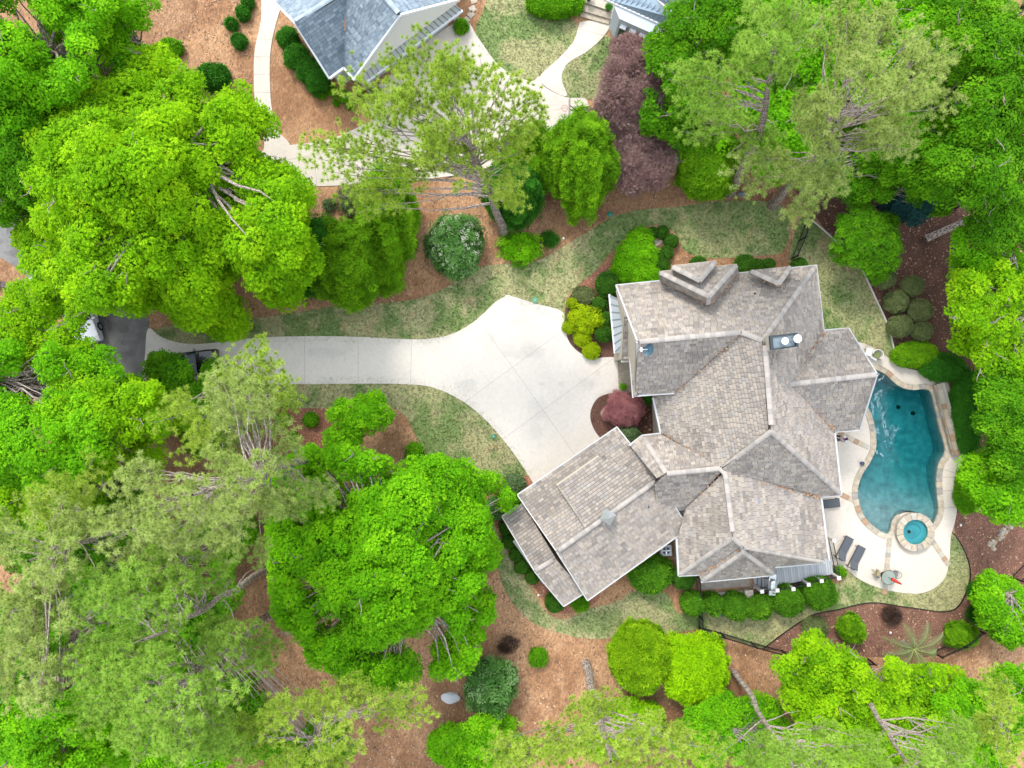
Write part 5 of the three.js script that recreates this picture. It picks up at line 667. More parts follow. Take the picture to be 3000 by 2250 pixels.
// palm
{
  const P = thing('palm', 'feathery pale palm with arching fronds in the red bark bed', 'palm', site(2645, 1880)), R = rng(12), fr = [], g0 = [];
  mesh('trunk', tube([new THREE.Vector3(0, -0.05, 0), new THREE.Vector3(0.02, 0.6, 0), new THREE.Vector3(0, 1.5, 0.02)], [0.17, 0.13, 0.12], 9), M.bark, P);
  const mat = new THREE.MeshPhysicalMaterial({ roughness: 0.6, transmission: 0.25, thickness: 0, side: THREE.DoubleSide }); mat.color.setRGB(0.20, 0.27, 0.09);
  for (let i = 0; i < 9; i++) { const a = i / 9 * 6.28 + R() * 0.4, L = 1.6 + 1.2 * R(), pos = [], idx = []; const at = (t) => new THREE.Vector3(Math.cos(a) * L * t, 1.5 + 0.75 * Math.sin(t * 2.4) - 0.5 * t * t, Math.sin(a) * L * t), side = new THREE.Vector3(-Math.sin(a), 0, Math.cos(a)); for (let k = 2; k < 34; k++) for (const s of [-1, 1]) { const t = k / 34, p = at(t), l = 0.55 * Math.sin(t * 2.9 + 0.15) + 0.08, e = p.clone().addScaledVector(side, s * l * 0.8).add(new THREE.Vector3(Math.cos(a) * l * 0.6, -0.25 * l, Math.sin(a) * l * 0.6)), n = pos.length / 3, w = 0.022; pos.push(p.x + Math.cos(a) * w, p.y, p.z + Math.sin(a) * w, p.x - Math.cos(a) * w, p.y, p.z - Math.sin(a) * w, e.x, e.y, e.z); idx.push(n, n + 1, n + 2); } const f = mesh('frond', geoFrom(pos, idx), mat, P); mesh('frond_stalk', tube([0, 0.25, 0.5, 0.75, 1].map(at), [0.03, 0.024, 0.018, 0.012, 0.004], 5), std([0.25, 0.30, 0.08], 0.7), f); }
}
// fallen and cut trunks, stones
{ const l = mesh(numbered('fallen_log'), tube([site(2712, 700, 0.25), site(2760, 678, 0.5), site(2850, 640, 1.2), site(2900, 620, 1.6)], [0.3, 0.27, 0.24, 0.2], 10), M.paleBark); scene.add(tag(l, 'pale grey log lying on dark mulch under the trees', 'log')); }
{ const l = mesh(numbered('fallen_log'), tube([site(-20, 828, 0.2), site(48, 845, 0.2)], [0.28, 0.26], 10), M.darkBark); scene.add(tag(l, 'dark log end lying beside the street bend', 'log')); }
{ const l = mesh(numbered('fallen_log'), tube([site(2895, 1722, 0.15), site(2960, 1750, 0.4)], [0.14, 0.12], 9), M.paleBark); scene.add(tag(l, 'slim grey trunk lying behind the strap-leaved clump with yellow flowers', 'log')); }
function rock(name, label, u, v, a, b, h, mat, seed) { const g = new THREE.IcosahedronGeometry(1, 3), p = g.attributes.position; for (let i = 0; i < p.count; i++) { const x = p.getX(i), y = p.getY(i), z = p.getZ(i), k = 1 + 0.5 * (fbm(x * 1.6 + seed, z * 1.6 + y * 2, 3, seed) - 0.5); p.setXYZ(i, x * k * len(a), y * k * h, z * k * len(b)); } g.computeVertexNormals(); const m = mesh(numbered(name), g, mat); m.position.copy(site(u, v)).setY(h * 0.2); scene.add(tag(m, label, 'rock')); return m; }
rock('flat_rock', 'pale flat grey rock lying in straw beside the holly', 1321, 2043, 30, 17, 0.2, std([0.55, 0.56, 0.58], 0.8, { bumpMap: grainTex, bumpScale: 0.01 }), 4);
rock('boulder', 'pale tan boulder at the edge of the purple maple', 1769, 1211, 10, 12, 0.4, stoneMats[2], 6); rock('boulder', 'grey boulder at the foot of the leaning pine trunk', 2172, 571, 14, 8, 0.3, std([0.18, 0.18, 0.19], 0.9), 9);
{ const R = rng(14); for (let i = 0; i < 46; i++) { const t = R(), u = 2925 + (t - 0.5) * 60 + 12 * R(), v = 1590 - t * 70 + 24 * R(); const m = rock('creek_stone', 'tan fieldstone in the loose pile on bark mulch by the woods', u, v, 3 + 5 * R(), 3 + 4 * R(), 0.1 + 0.12 * R(), stoneMats[Math.floor(R() * 6)], i); m.userData.group = 'loose fieldstones by the woods'; } for (let i = 0; i < 26; i++) { const m = rock('creek_stone', 'grey fieldstone in the heap below the blue spruce', 2745 + 22 * (R() - 0.5) * 2, 605 + 18 * (R() - 0.5) * 2, 3 + 3 * R(), 3 + 3 * R(), 0.1 + 0.1 * R(), stoneMats[3], i + 60); m.userData.group = 'fieldstones below the spruce'; } }
// grass blades over the lawns, litter over straw and mulch
{
  const R = rng(31), g = tuft(12, 9, 0.11, 0.012), list = [], b = new THREE.Box2();
  for (const s of lawnShapes) { b.setFromPoints(s); const n = Math.round(area(s) * 55); for (let i = 0, k = 0; k < n && i < n * 6; i++) { const x = lerp(b.min.x, b.max.x, R()), z = lerp(b.min.y, b.max.y, R()); if (!inside(s, x, z)) continue; k++; const q = clamp(greenness(x, z) + (R() - 0.5) * 0.5); const c = mix3([0.310, 0.300, 0.165], [0.135, 0.205, 0.060], q), f = 0.88 + 0.24 * R(); list.push([x, 0.022, z, (R() - 0.5) * 0.6, 1, (R() - 0.5) * 0.6, 0.7 + 0.7 * R(), c[0] * f, c[1] * f, c[2] * f]); } }
  const gr = foliage(scene, 'grass', list, g, leafMat(0.8, 0.3)); gr.userData = { kind: 'stuff', label: 'patchy green and straw coloured grass blades of the lawns', category: 'grass' };
  const litter = [], lg = geoFrom([-0.5, 0, 0, 0, 0.12, 0.28, 0.5, 0, 0, 0, 0.1, -0.28], [0, 1, 2, 0, 2, 3]);
  for (let i = 0; i < 60000; i++) { const u = R() * 3300 - 150, v = R() * 2550 - 150, p = site(u, v); if (lawnShapes.some((s) => inside(s, p.x, p.z)) || inside(deckOut, p.x, p.z) || (u > 400 && u < 1820 && v > 960 && v < 1130) || (u > 1380 && u < 1820 && v > 860 && v < 1450) || (u < 440 && v > 380 && v < 1650) || (u > 740 && u < 1800 && v < 570)) continue; const t = R(), k = 0.6 + 0.8 * R(), c = mix3([0.22, 0.12, 0.07], [0.52, 0.36, 0.23], t * t); litter.push([p.x, 0.025 + 0.02 * R(), p.z, R() - 0.5, 1.2, R() - 0.5, 0.10 + 0.13 * R(), c[0] * k, c[1] * k, c[2] * k]); }
  const deb = []; for (const [a, b] of valleys) { const p = site(...a), q = site(...b), n = Math.round(p.distanceTo(q) * 9); for (let i = 0; i < n; i++) { const t = Math.pow(R(), 1.4), c = mix3([0.26, 0.13, 0.07], [0.50, 0.31, 0.17], R()), w = 0.22; deb.push([lerp(p.x, q.x, t) + (R() - 0.5) * w, lerp(p.y, q.y, t) + 0.07 + 0.05 * R(), lerp(p.z, q.z, t) + (R() - 0.5) * w, R() - 0.5, 1.2, R() - 0.5, 0.10 + 0.12 * R(), ...c]); } } foliage(H, 'valley_debris', deb, lg, std([1, 1, 1], 0.95, { side: THREE.DoubleSide }));
  const lt = foliage(scene, 'fallen_leaves', litter, lg, std([1, 1, 1], 0.95, { side: THREE.DoubleSide })); lt.userData = { kind: 'stuff', label: 'dry fallen leaves and straw scattered over the planting beds', category: 'leaf litter' };
}

// ================================================================ things in the gardens
// iron fence: posts, rails, and thin pickets
function fence(label, pts, h = 1.35) {
  const F = thing('iron_fence', label, 'fence', site(...pts[0])), o = F.position, P = pts.map((p) => site(...p).sub(o)), pk = [];
  for (let i = 0; i < P.length; i++) { mesh('post', box(0.09, h + 0.08, 0.09, P[i].x, (h + 0.08) / 2, P[i].z), M.iron, F); }
  for (let i = 0; i < P.length - 1; i++) { const a = P[i], b = P[i + 1], L = a.distanceTo(b), n = Math.max(2, Math.round(L / 0.14)); for (const y of [0.15, h - 0.18, h - 0.02]) mesh('rail', bar(a.clone().setY(y), b.clone().setY(y), 0.045, 0.045), M.iron, F); for (let k = 1; k < n; k++) { const q = a.clone().lerp(b, k / n); pk.push(box(0.022, h - 0.06, 0.022, q.x, h / 2, q.z)); } const m = Math.floor(L / 2.4); for (let k = 1; k < m; k++) { const q = a.clone().lerp(b, k / m); mesh('post', box(0.07, h + 0.04, 0.07, q.x, (h + 0.04) / 2, q.z), M.iron, F); } }
  const m = mesh('pickets', merge(pk), M.iron, F); m.userData.kind = 'stuff';
}
fence('short black iron fence run between the house and the pale edging', [[2318, 758], [2340, 705], [2362, 645]]);
fence('black iron fence beside the porch shrubs with its corner in straw', [[2038, 1684], [2043, 1740], [2046, 1800], [2047, 1836], [2110, 1852], [2200, 1880], [2290, 1905], [2400, 1922], [2540, 1928]]);
fence('black iron fence curving round the red bark bed towards the woods', [[2730, 1908], [2800, 1878], [2850, 1838], [2892, 1790], [2915, 1740]]);
fence('dark iron fence run behind the blue spruce under the trees', [[2520, 556], [2620, 540], [2696, 528], [2750, 548], [2785, 575], [2800, 610]]);
fence('black iron fence stub near the fieldstone pile at the wood edge', [[2960, 1690], [3010, 1640], [3060, 1600]]);

// cars
function car(name, label, u, v, ang, paint, o = {}) {
  const C = thing(name, label, o.cat ?? 'car', site(u, v)); C.rotation.y = ang; C.position.y = 0.02;
  const L = o.L ?? 4.7, W = 1.84, s = new THREE.Shape(), p = (x, y) => s.lineTo(x * L, y); s.moveTo(-0.5 * L, 0.35); p(-0.49, 0.78); p(-0.47, 0.9); p(-0.2, 0.98); p(0.25, 0.98); p(0.44, 0.86); p(0.495, 0.7); p(0.5, 0.38); p(0.47, 0.26); p(-0.47, 0.26);
  const bg = new THREE.ExtrudeGeometry(s, { depth: W - 0.24, bevelEnabled: true, bevelThickness: 0.12, bevelSize: 0.06, bevelSegments: 3 }); bg.translate(0, 0, -(W - 0.24) / 2); mesh('body', bg, paint, C);
  const x0 = o.cab?.[0] ?? -0.40, x1 = o.cab?.[1] ?? 0.20, ins = 0.17, y0 = 0.96, y1 = o.H ?? 1.5, t0 = x0 * L + (o.rear ?? 0.35), t1 = x1 * L - 0.55, fr = (a0, a1, b0, b1, w0, w1, ya, yb) => { const q = [[a0, ya, -w0], [a1, ya, -w0], [a1, ya, w0], [a0, ya, w0], [b0, yb, -w1], [b1, yb, -w1], [b1, yb, w1], [b0, yb, w1]], f = [[4, 7, 6, 5], [0, 1, 2, 3], [0, 4, 5, 1], [1, 5, 6, 2], [2, 6, 7, 3], [3, 7, 4, 0]], g = geoFrom(q.flat(), f.flatMap(([a, b, c, d]) => [a, b, c, a, c, d])).toNonIndexed(); g.computeVertexNormals(); return g; };
  mesh('windows', fr(x0 * L, x1 * L, t0, t1, W / 2 - 0.06, W / 2 - 0.06 - ins, y0, y1), M.glass, C); mesh('roof', fr(t0 - 0.03, t1 + 0.03, t0 + 0.08, t1 - 0.08, W / 2 - ins - 0.03, W / 2 - ins - 0.1, y1 - 0.02, y1 + 0.06), paint, C);
  for (const k of [-1, 1]) { mesh('pillar', bar(new THREE.Vector3(x1 * L, y0, k * (W / 2 - 0.06)), new THREE.Vector3(t1, y1, k * (W / 2 - 0.06 - ins)), 0.07), paint, C); mesh('pillar', bar(new THREE.Vector3(x0 * L, y0, k * (W / 2 - 0.06)), new THREE.Vector3(t0, y1, k * (W / 2 - 0.06 - ins)), 0.1), paint, C); mesh('pillar', bar(new THREE.Vector3((x0 + x1) / 2 * L, y0, k * (W / 2 - 0.05)), new THREE.Vector3((t0 + t1) / 2, y1, k * (W / 2 - 0.05 - ins)), 0.08), paint, C); mesh('mirror', box(0.12, 0.12, 0.2, x1 * L - 0.1, 1.02, k * (W / 2 + 0.1)), paint, C); mesh('headlight', box(0.16, 0.14, 0.34, L * 0.475, 0.72, k * 0.66), M.white, C); mesh('tail_light', box(0.06, 0.2, 0.26, -L * 0.495, 0.78, k * 0.7), std([0.35, 0.01, 0.01], 0.3), C); for (const x of [-0.31, 0.31]) { const g = new THREE.CylinderGeometry(0.34, 0.34, 0.22, 20); g.rotateX(Math.PI / 2); g.translate(x * L, 0.34, k * (W / 2 - 0.06)); const w = mesh('wheel', g, M.rubber, C), r = new THREE.CylinderGeometry(0.2, 0.2, 0.235, 14); r.rotateX(Math.PI / 2); r.translate(x * L, 0.34, k * (W / 2 - 0.06)); mesh('rim', r, M.galv, w); } }
  if (o.bed) mesh('cargo_bed', box(o.bed[1] - o.bed[0], 0.04, W - 0.3, (o.bed[0] + o.bed[1]) / 2, 1.0, 0), M.rubber, C);
  return C;
}
car('pickup_truck', 'white pickup truck parked on the street under lime green branches', 250, 905, -1.29, std([0.72, 0.75, 0.80], 0.25), { L: 5.6, cab: [-0.12, 0.22], bed: [-2.5, -0.8], H: 1.75, cat: 'truck', rear: 0.12 });
car('parked_car', 'black car parked on the drive under the small dark tree', 560, 1068, 0.12, new THREE.MeshPhysicalMaterial({ color: 0x08090b, roughness: 0.25, clearcoat: 1 }), { L: 4.8 });

// loungers on the terrace
const fabric = std([0.075, 0.085, 0.10], 0.85), frameM = std([0.03, 0.03, 0.032], 0.5);
function lounger(label, u, v, ang, group) {
  const T = thing('sun_lounger', label, 'lounger', site(u, v).setY(0.06), group); T.rotation.y = ang;
  mesh('seat', box(1.25, 0.04, 0.60, 0.33, 0.34, 0), fabric, T); const b = new THREE.BoxGeometry(0.74, 0.04, 0.60); b.translate(-0.37, 0, 0); b.rotateZ(-0.62); b.translate(-0.29, 0.35, 0); mesh('backrest', b, fabric, T);
  for (const s of [-1, 1]) { mesh('side_rail', box(1.95, 0.05, 0.04, 0, 0.30, s * 0.32), frameM, T); for (const x of [-0.85, 0.82]) mesh('leg', box(0.05, 0.30, 0.05, x, 0.15, s * 0.32), frameM, T); } mesh('cross_bar', box(0.05, 0.05, 0.62, -0.95, 0.30, 0), frameM, T); mesh('cross_bar', box(0.05, 0.05, 0.62, 0.95, 0.30, 0), frameM, T); return T;
}
lounger('dark grey sun lounger of the pair, standing next to the deck railing', 2467, 1603, 1.09);
lounger('dark grey sun lounger of the pair, standing on the spa side', 2502, 1630, 1.09);
lounger('dark grey sun lounger half hidden under the eaves by the stone band', 2418, 1474, 0.12);
// bistro set with closed red umbrella
{
  const o = site(2588, 1684).setY(0.06), glassTop = new THREE.MeshPhysicalMaterial({ roughness: 0.25, transmission: 0.6, thickness: 0 }); glassTop.color.setRGB(0.5, 0.56, 0.5);
  const T = thing('patio_table', 'round glass patio table holding a folded red umbrella', 'table', o); mesh('table_top', cyl(0.56, 0.56, 0.02, 0, 0.71, 0, 28), glassTop, T); const rim = new THREE.TorusGeometry(0.56, 0.02, 8, 32); rim.rotateX(Math.PI / 2); rim.translate(0, 0.71, 0); mesh('rim', rim, frameM, T); for (let i = 0; i < 4; i++) { const a = i * 1.571 + 0.5; mesh('leg', tube([new THREE.Vector3(Math.cos(a) * 0.46, 0.7, Math.sin(a) * 0.46), new THREE.Vector3(Math.cos(a) * 0.22, 0.4, Math.sin(a) * 0.22), new THREE.Vector3(Math.cos(a) * 0.4, 0, Math.sin(a) * 0.4)], [0.018, 0.018, 0.018], 6), frameM, T); }
  const Um = thing('umbrella', 'closed red patio umbrella standing through the round table', 'umbrella', o), red = std([0.75, 0.06, 0.035], 0.8); mesh('pole', cyl(0.022, 0.022, 2.5, 0, 1.25, 0), frameM, Um); mesh('base', cyl(0.26, 0.28, 0.08, 0, 0.04, 0, 20), frameM, Um);
  const fold = []; for (let i = 0; i < 8; i++) { const a = i / 8 * 6.283, g = new THREE.ConeGeometry(0.085, 1.25, 6); g.scale(1, 1, 0.6); g.rotateX(Math.PI); g.rotateY(-a); g.scale(1, -1, 1); g.translate(Math.cos(a) * 0.06, 1.85, Math.sin(a) * 0.06); fold.push(g); } const lat = new THREE.LatheGeometry([V2(0.13, 1.25), V2(0.12, 1.6), V2(0.09, 2.1), V2(0.03, 2.48), V2(0, 2.5)], 20); mesh('canopy', merge([...fold, lat]), red, Um); mesh('strap', cyl(0.125, 0.125, 0.06, 0, 1.7, 0), std([0.4, 0.03, 0.02], 0.8), Um);
  const chair = (label, u, v, ang, seatM) => { const S = thing('patio_chair', label, 'chair', site(u, v).setY(0.06), 'chairs at the patio table'); S.rotation.y = ang; mesh('seat', cyl(0.25, 0.25, 0.07, 0, 0.44, 0, 18), seatM, S); const pts = []; for (let i = 0; i <= 10; i++) { const a = -1.9 + 3.8 * i / 10; pts.push(new THREE.Vector3(-Math.cos(a) * 0.3, 0.66 + 0.18 * Math.cos(a), Math.sin(a) * 0.3)); } mesh('back_frame', tube(pts, pts.map(() => 0.016), 6), frameM, S); mesh('back_frame', tube(pts.map((q) => q.clone().multiplyScalar(0.82).setY(q.y * 0.8)), pts.map(() => 0.012), 6), frameM, S); for (let i = 0; i < 4; i++) { const a = 0.785 + i * 1.571; mesh('leg', tube([new THREE.Vector3(Math.cos(a) * 0.2, 0.43, Math.sin(a) * 0.2), new THREE.Vector3(Math.cos(a) * 0.27, 0, Math.sin(a) * 0.27)], [0.016, 0.016], 6), frameM, S); } };
  chair('wire-backed patio chair with a tan cushion at the round table', 2560, 1674, 0.1, std([0.32, 0.26, 0.15], 0.9)); chair('grey cushioned patio chair half under the round table', 2612, 1676, 3.1, std([0.18, 0.18, 0.17], 0.9));
}
// lounge chair and side table at the head of the pool walk
{
  const A = thing('armchair', 'pale round-backed armchair with an olive cushion on the pool walk', 'armchair', site(2559, 1040).setY(0.06)); A.rotation.y = -0.5; const shellM = std([0.62, 0.60, 0.56], 0.7), g = new THREE.CylinderGeometry(0.42, 0.42, 0.55, 24, 1, true, 0.4, 3.9); const pts = [V2(0.36, 0.1), V2(0.42, 0.15), V2(0.43, 0.68), V2(0.40, 0.72), V2(0.36, 0.68), V2(0.34, 0.3)]; const lg = new THREE.LatheGeometry(pts, 24, 0.9, 4.1); mesh('backrest', lg, shellM, A); mesh('seat', box(0.62, 0.3, 0.72, -0.08, 0.2, 0.06), shellM, A); mesh('cushion', box(0.46, 0.12, 0.46, 0, 0.41, 0), std([0.16, 0.19, 0.07], 0.9), A);
  const S = thing('side_table', 'pale square side table beside the round-backed armchair', 'table', site(2536, 1032).setY(0.06)); S.rotation.y = -0.3; mesh('table_top', box(0.5, 0.05, 0.62, 0, 0.44, 0), shellM, S); for (const x of [-0.2, 0.2]) for (const z of [-0.26, 0.26]) mesh('leg', box(0.06, 0.42, 0.06, x, 0.21, z), shellM, S);
}
// pots, spheres, lamps, boxes
function pot(name, label, u, v, r, h, mat, plant, y = 0) { const P = thing(name, label, 'pot', site(u, v).setY(y)); mesh('bowl', new THREE.LatheGeometry([V2(0, 0.02), V2(r * 0.65, 0.0), V2(r * 0.9, h * 0.6), V2(r, h), V2(r * 0.86, h), V2(r * 0.8, h * 0.85), V2(0, h * 0.85)], 18), mat, P); if (plant) { const l = [], R = rng(Math.round(u)); lobe(l, R, new THREE.Vector3(0, h + r * 0.4, 0), r * 1.15, plant, { dens: 130, size: 0.55 }); foliage(P, 'plant', l, LEAF.fine, leafMat(1, 0.3)); } }
pot('planter', 'purple glazed pot standing on the east pool walk', 2777, 1214, 0.2, 0.36, std([0.10, 0.035, 0.09], 0.25), null, 0.06);
pot('planter', 'dark blue round pot on the terrace between stone band and pool', 2521, 1357, 0.16, 0.26, std([0.04, 0.045, 0.12], 0.25), null, 0.06);
pot('planter', 'green bush in a pot beside the entry column', 1814, 1050, 0.2, 0.4, M.terracotta, pal.mid, 0.07); pot('planter', 'green bush in a pot at the maple side of the front walk', 1822, 1132, 0.2, 0.4, M.terracotta, pal.mid, 0.07);
pot('planter', 'dark square planter at the top of the neighbour steps, hedge side', 1722, 10, 0.2, 0.4, frameM, pal.deep, 0.48); pot('planter', 'dark planter at the top of the neighbour steps, window side', 1780, 36, 0.2, 0.4, frameM, pal.deep, 0.32);
function smallBox(name, label, u, v, w, h, d, mat, ang = 0, cat = 'box', y = 0) { const B = thing(name, label, cat, site(u, v).setY(y)); B.rotation.y = ang; mesh('housing', box(w, h, d, 0, h / 2, 0), mat, B); mesh('lid', box(w + 0.05, 0.04, d + 0.05, 0, h + 0.02, 0), mat, B); mesh('latch', box(w * 0.2, 0.03, 0.06, 0, h + 0.05, 0), M.steel, B); return B; }
smallBox('utility_box', 'green ribbed utility cover in the grass at the drive turnout', 1567, 880, 0.36, 0.12, 0.36, std([0.10, 0.30, 0.16], 0.6), 0.2);
smallBox('valve_box', 'small round-edged green valve box in the lawn near the drive', 1446, 1278, 0.26, 0.05, 0.26, M.greenPlastic, 0.4); smallBox('valve_box', 'small green valve box in the grass below the shrub row', 2108, 1800, 0.24, 0.05, 0.24, M.greenPlastic, 0.1);
smallBox('junction_cabinet', 'grey mailbox pedestal at the street edge under branches', 118, 825, 0.4, 0.9, 0.4, std([0.42, 0.42, 0.43], 0.7), 0.3, 'cabinet');
{ const B = thing('green_dome', 'small green plastic dome on the straw by the feathery conifer', 'cover', site(1787, 628)); mesh('dome', new THREE.SphereGeometry(0.2, 16, 10, 0, 6.2832, 0, 1.5708), std([0.03, 0.25, 0.17], 0.4), B); mesh('rim', cyl(0.24, 0.24, 0.04, 0, 0.02, 0, 18), std([0.03, 0.20, 0.14], 0.5), B); }
const lampSpots = [[2808, 1536, 'by the bend of the pool walk'], [2636, 1037, 'beside the low hedge at the head of the pool walk'], [1577, 1740, 'in mulch along the garage wing row'], [1650, 700, 'on straw beside the grass tuft'], [2603, 1850, 'in bark beside the palm']];
for (const [u, v, w] of lampSpots) { const T = thing('path_light', 'small white path light ' + w, 'lamp', site(u, v)); mesh('stake', cyl(0.015, 0.015, 0.3, 0, 0.15, 0), M.iron, T); mesh('cap', new THREE.ConeGeometry(0.09, 0.07, 14).translate(0, 0.33, 0), M.white, T); }
// flagstone steps by the bank hedge
{ const T = thing('flagstone_step', 'square of four flagstones amid small boxwoods', 'paving', site(1927, 708)), q = [[-1, -1], [1, -1], [1, 1], [-1, 1]]; T.rotation.y = 0.7; q.forEach(([x, z], i) => mesh('flagstone', box(0.27, 0.07, 0.27, x * 0.14, 0.08, z * 0.14), stoneMats[[0, 4, 2, 1][i]], T)); const W = thing('stone_edging', 'line of flat stones leading from the flagstone square along the hedge', 'edging', site(1915, 725)); [[1917, 724], [1909, 740], [1906, 758], [1907, 775], [1909, 790]].forEach(([u, v], i) => { const p = site(u, v).sub(W.position); mesh('flagstone', box(0.2, 0.12, 0.46, p.x, 0.08, p.z, i ? -0.05 : -0.6), stoneMats[(i * 2 + 1) % 4], W); }); }
// air conditioner, satellite dish
for (const [u, v, r, label] of [[1945, 1606, 0.05, 'grey air conditioner with a round fan grille beside the garage']]) { const A = thing('air_conditioner', label, 'appliance', site(u, v)); A.rotation.y = r; mesh('cabinet', box(0.86, 0.8, 0.86, 0, 0.4, 0), std([0.55, 0.57, 0.60], 0.6), A); const ring = new THREE.TorusGeometry(0.33, 0.03, 8, 28); ring.rotateX(Math.PI / 2); ring.translate(0, 0.82, 0); mesh('fan_ring', ring, M.whiteTrim, A); mesh('fan_well', cyl(0.32, 0.32, 0.02, 0, 0.806, 0, 24), std([0.03, 0.04, 0.06], 0.5), A); for (let i = 0; i < 4; i++) mesh('fan_blade', box(0.28, 0.01, 0.12, 0.16, 0, 0).rotateX(0.25).rotateY(i * 1.571).translate(0, 0.825, 0), M.galv, A); mesh('fan_hub', cyl(0.07, 0.07, 0.03, 0, 0.835, 0), M.steel, A); }
{ const D = thing('satellite_dish', 'blue-grey oval satellite dish mounted near the roof ridge', 'satellite dish', site(1897, 1024, 8.7)), s = new THREE.SphereGeometry(0.62, 20, 8, 0, 6.2832, 0, 0.62); s.scale(1, 0.75, 1.25); s.translate(0, -0.46, 0); s.rotateX(Math.PI); s.rotateZ(0.55); const dm = std([0.035, 0.09, 0.13], 0.5); dm.side = THREE.DoubleSide; s.translate(0.05, 0.1, 0); mesh('dish', s, dm, D); mesh('mast', tube([new THREE.Vector3(0, -0.7, 0), new THREE.Vector3(0, 0.3, 0)], [0.03, 0.03], 6), M.galv, D); mesh('arm', tube([new THREE.Vector3(0.05, 0.1, 0), new THREE.Vector3(-0.45, 0.35, 0.02)], [0.02, 0.02], 6), M.white, D); mesh('receiver', merge([box(0.1, 0.08, 0.3, -0.48, 0.38, 0.02), box(0.24, 0.07, 0.07, -0.48, 0.38, 0.02)]), M.white, D); }
// basketball hoop on the neighbour's court
{ const B = thing('basketball_hoop', 'portable basketball hoop with a clear board at the court edge', 'basketball hoop', site(1682, 368)); mesh('base', box(0.7, 0.18, 1.1, 0, 0.09, 0), frameM, B); mesh('pole', tube([new THREE.Vector3(0, 0.1, 0), new THREE.Vector3(0, 2.6, -0.1), new THREE.Vector3(-0.2, 3.0, -0.15)], [0.05, 0.05, 0.045], 8), frameM, B); for (const z of [-0.3, 0]) mesh('arm', bar(new THREE.Vector3(0, 2.6, -0.1), new THREE.Vector3(-0.62, 3.2, z), 0.05), frameM, B); const gm = new THREE.MeshPhysicalMaterial({ color: 0xdfe6ea, roughness: 0.1, transmission: 0.8, thickness: 0 }); mesh('backboard', box(0.03, 0.9, 1.35, -0.65, 3.3, -0.15), gm, B); mesh('board_frame', merge([box(0.05, 0.05, 1.4, -0.65, 3.76, -0.15), box(0.05, 0.05, 1.4, -0.65, 2.85, -0.15)]), frameM, B); const rg = new THREE.TorusGeometry(0.23, 0.014, 8, 28); rg.rotateX(Math.PI / 2); rg.translate(-0.98, 3.05, -0.15); mesh('rim', rg, std([0.7, 0.09, 0.05], 0.5), B); const net = []; for (let i = 0; i < 12; i++) { const a = i / 12 * 6.283; net.push(bar(new THREE.Vector3(-0.98 + Math.cos(a) * 0.23, 3.05, -0.15 + Math.sin(a) * 0.23), new THREE.Vector3(-0.98 + Math.cos(a + 0.5) * 0.13, 2.65, -0.15 + Math.sin(a + 0.5) * 0.13), 0.012)); } const nm = mesh('net', merge(net), M.white, B); nm.userData.kind = 'stuff'; }
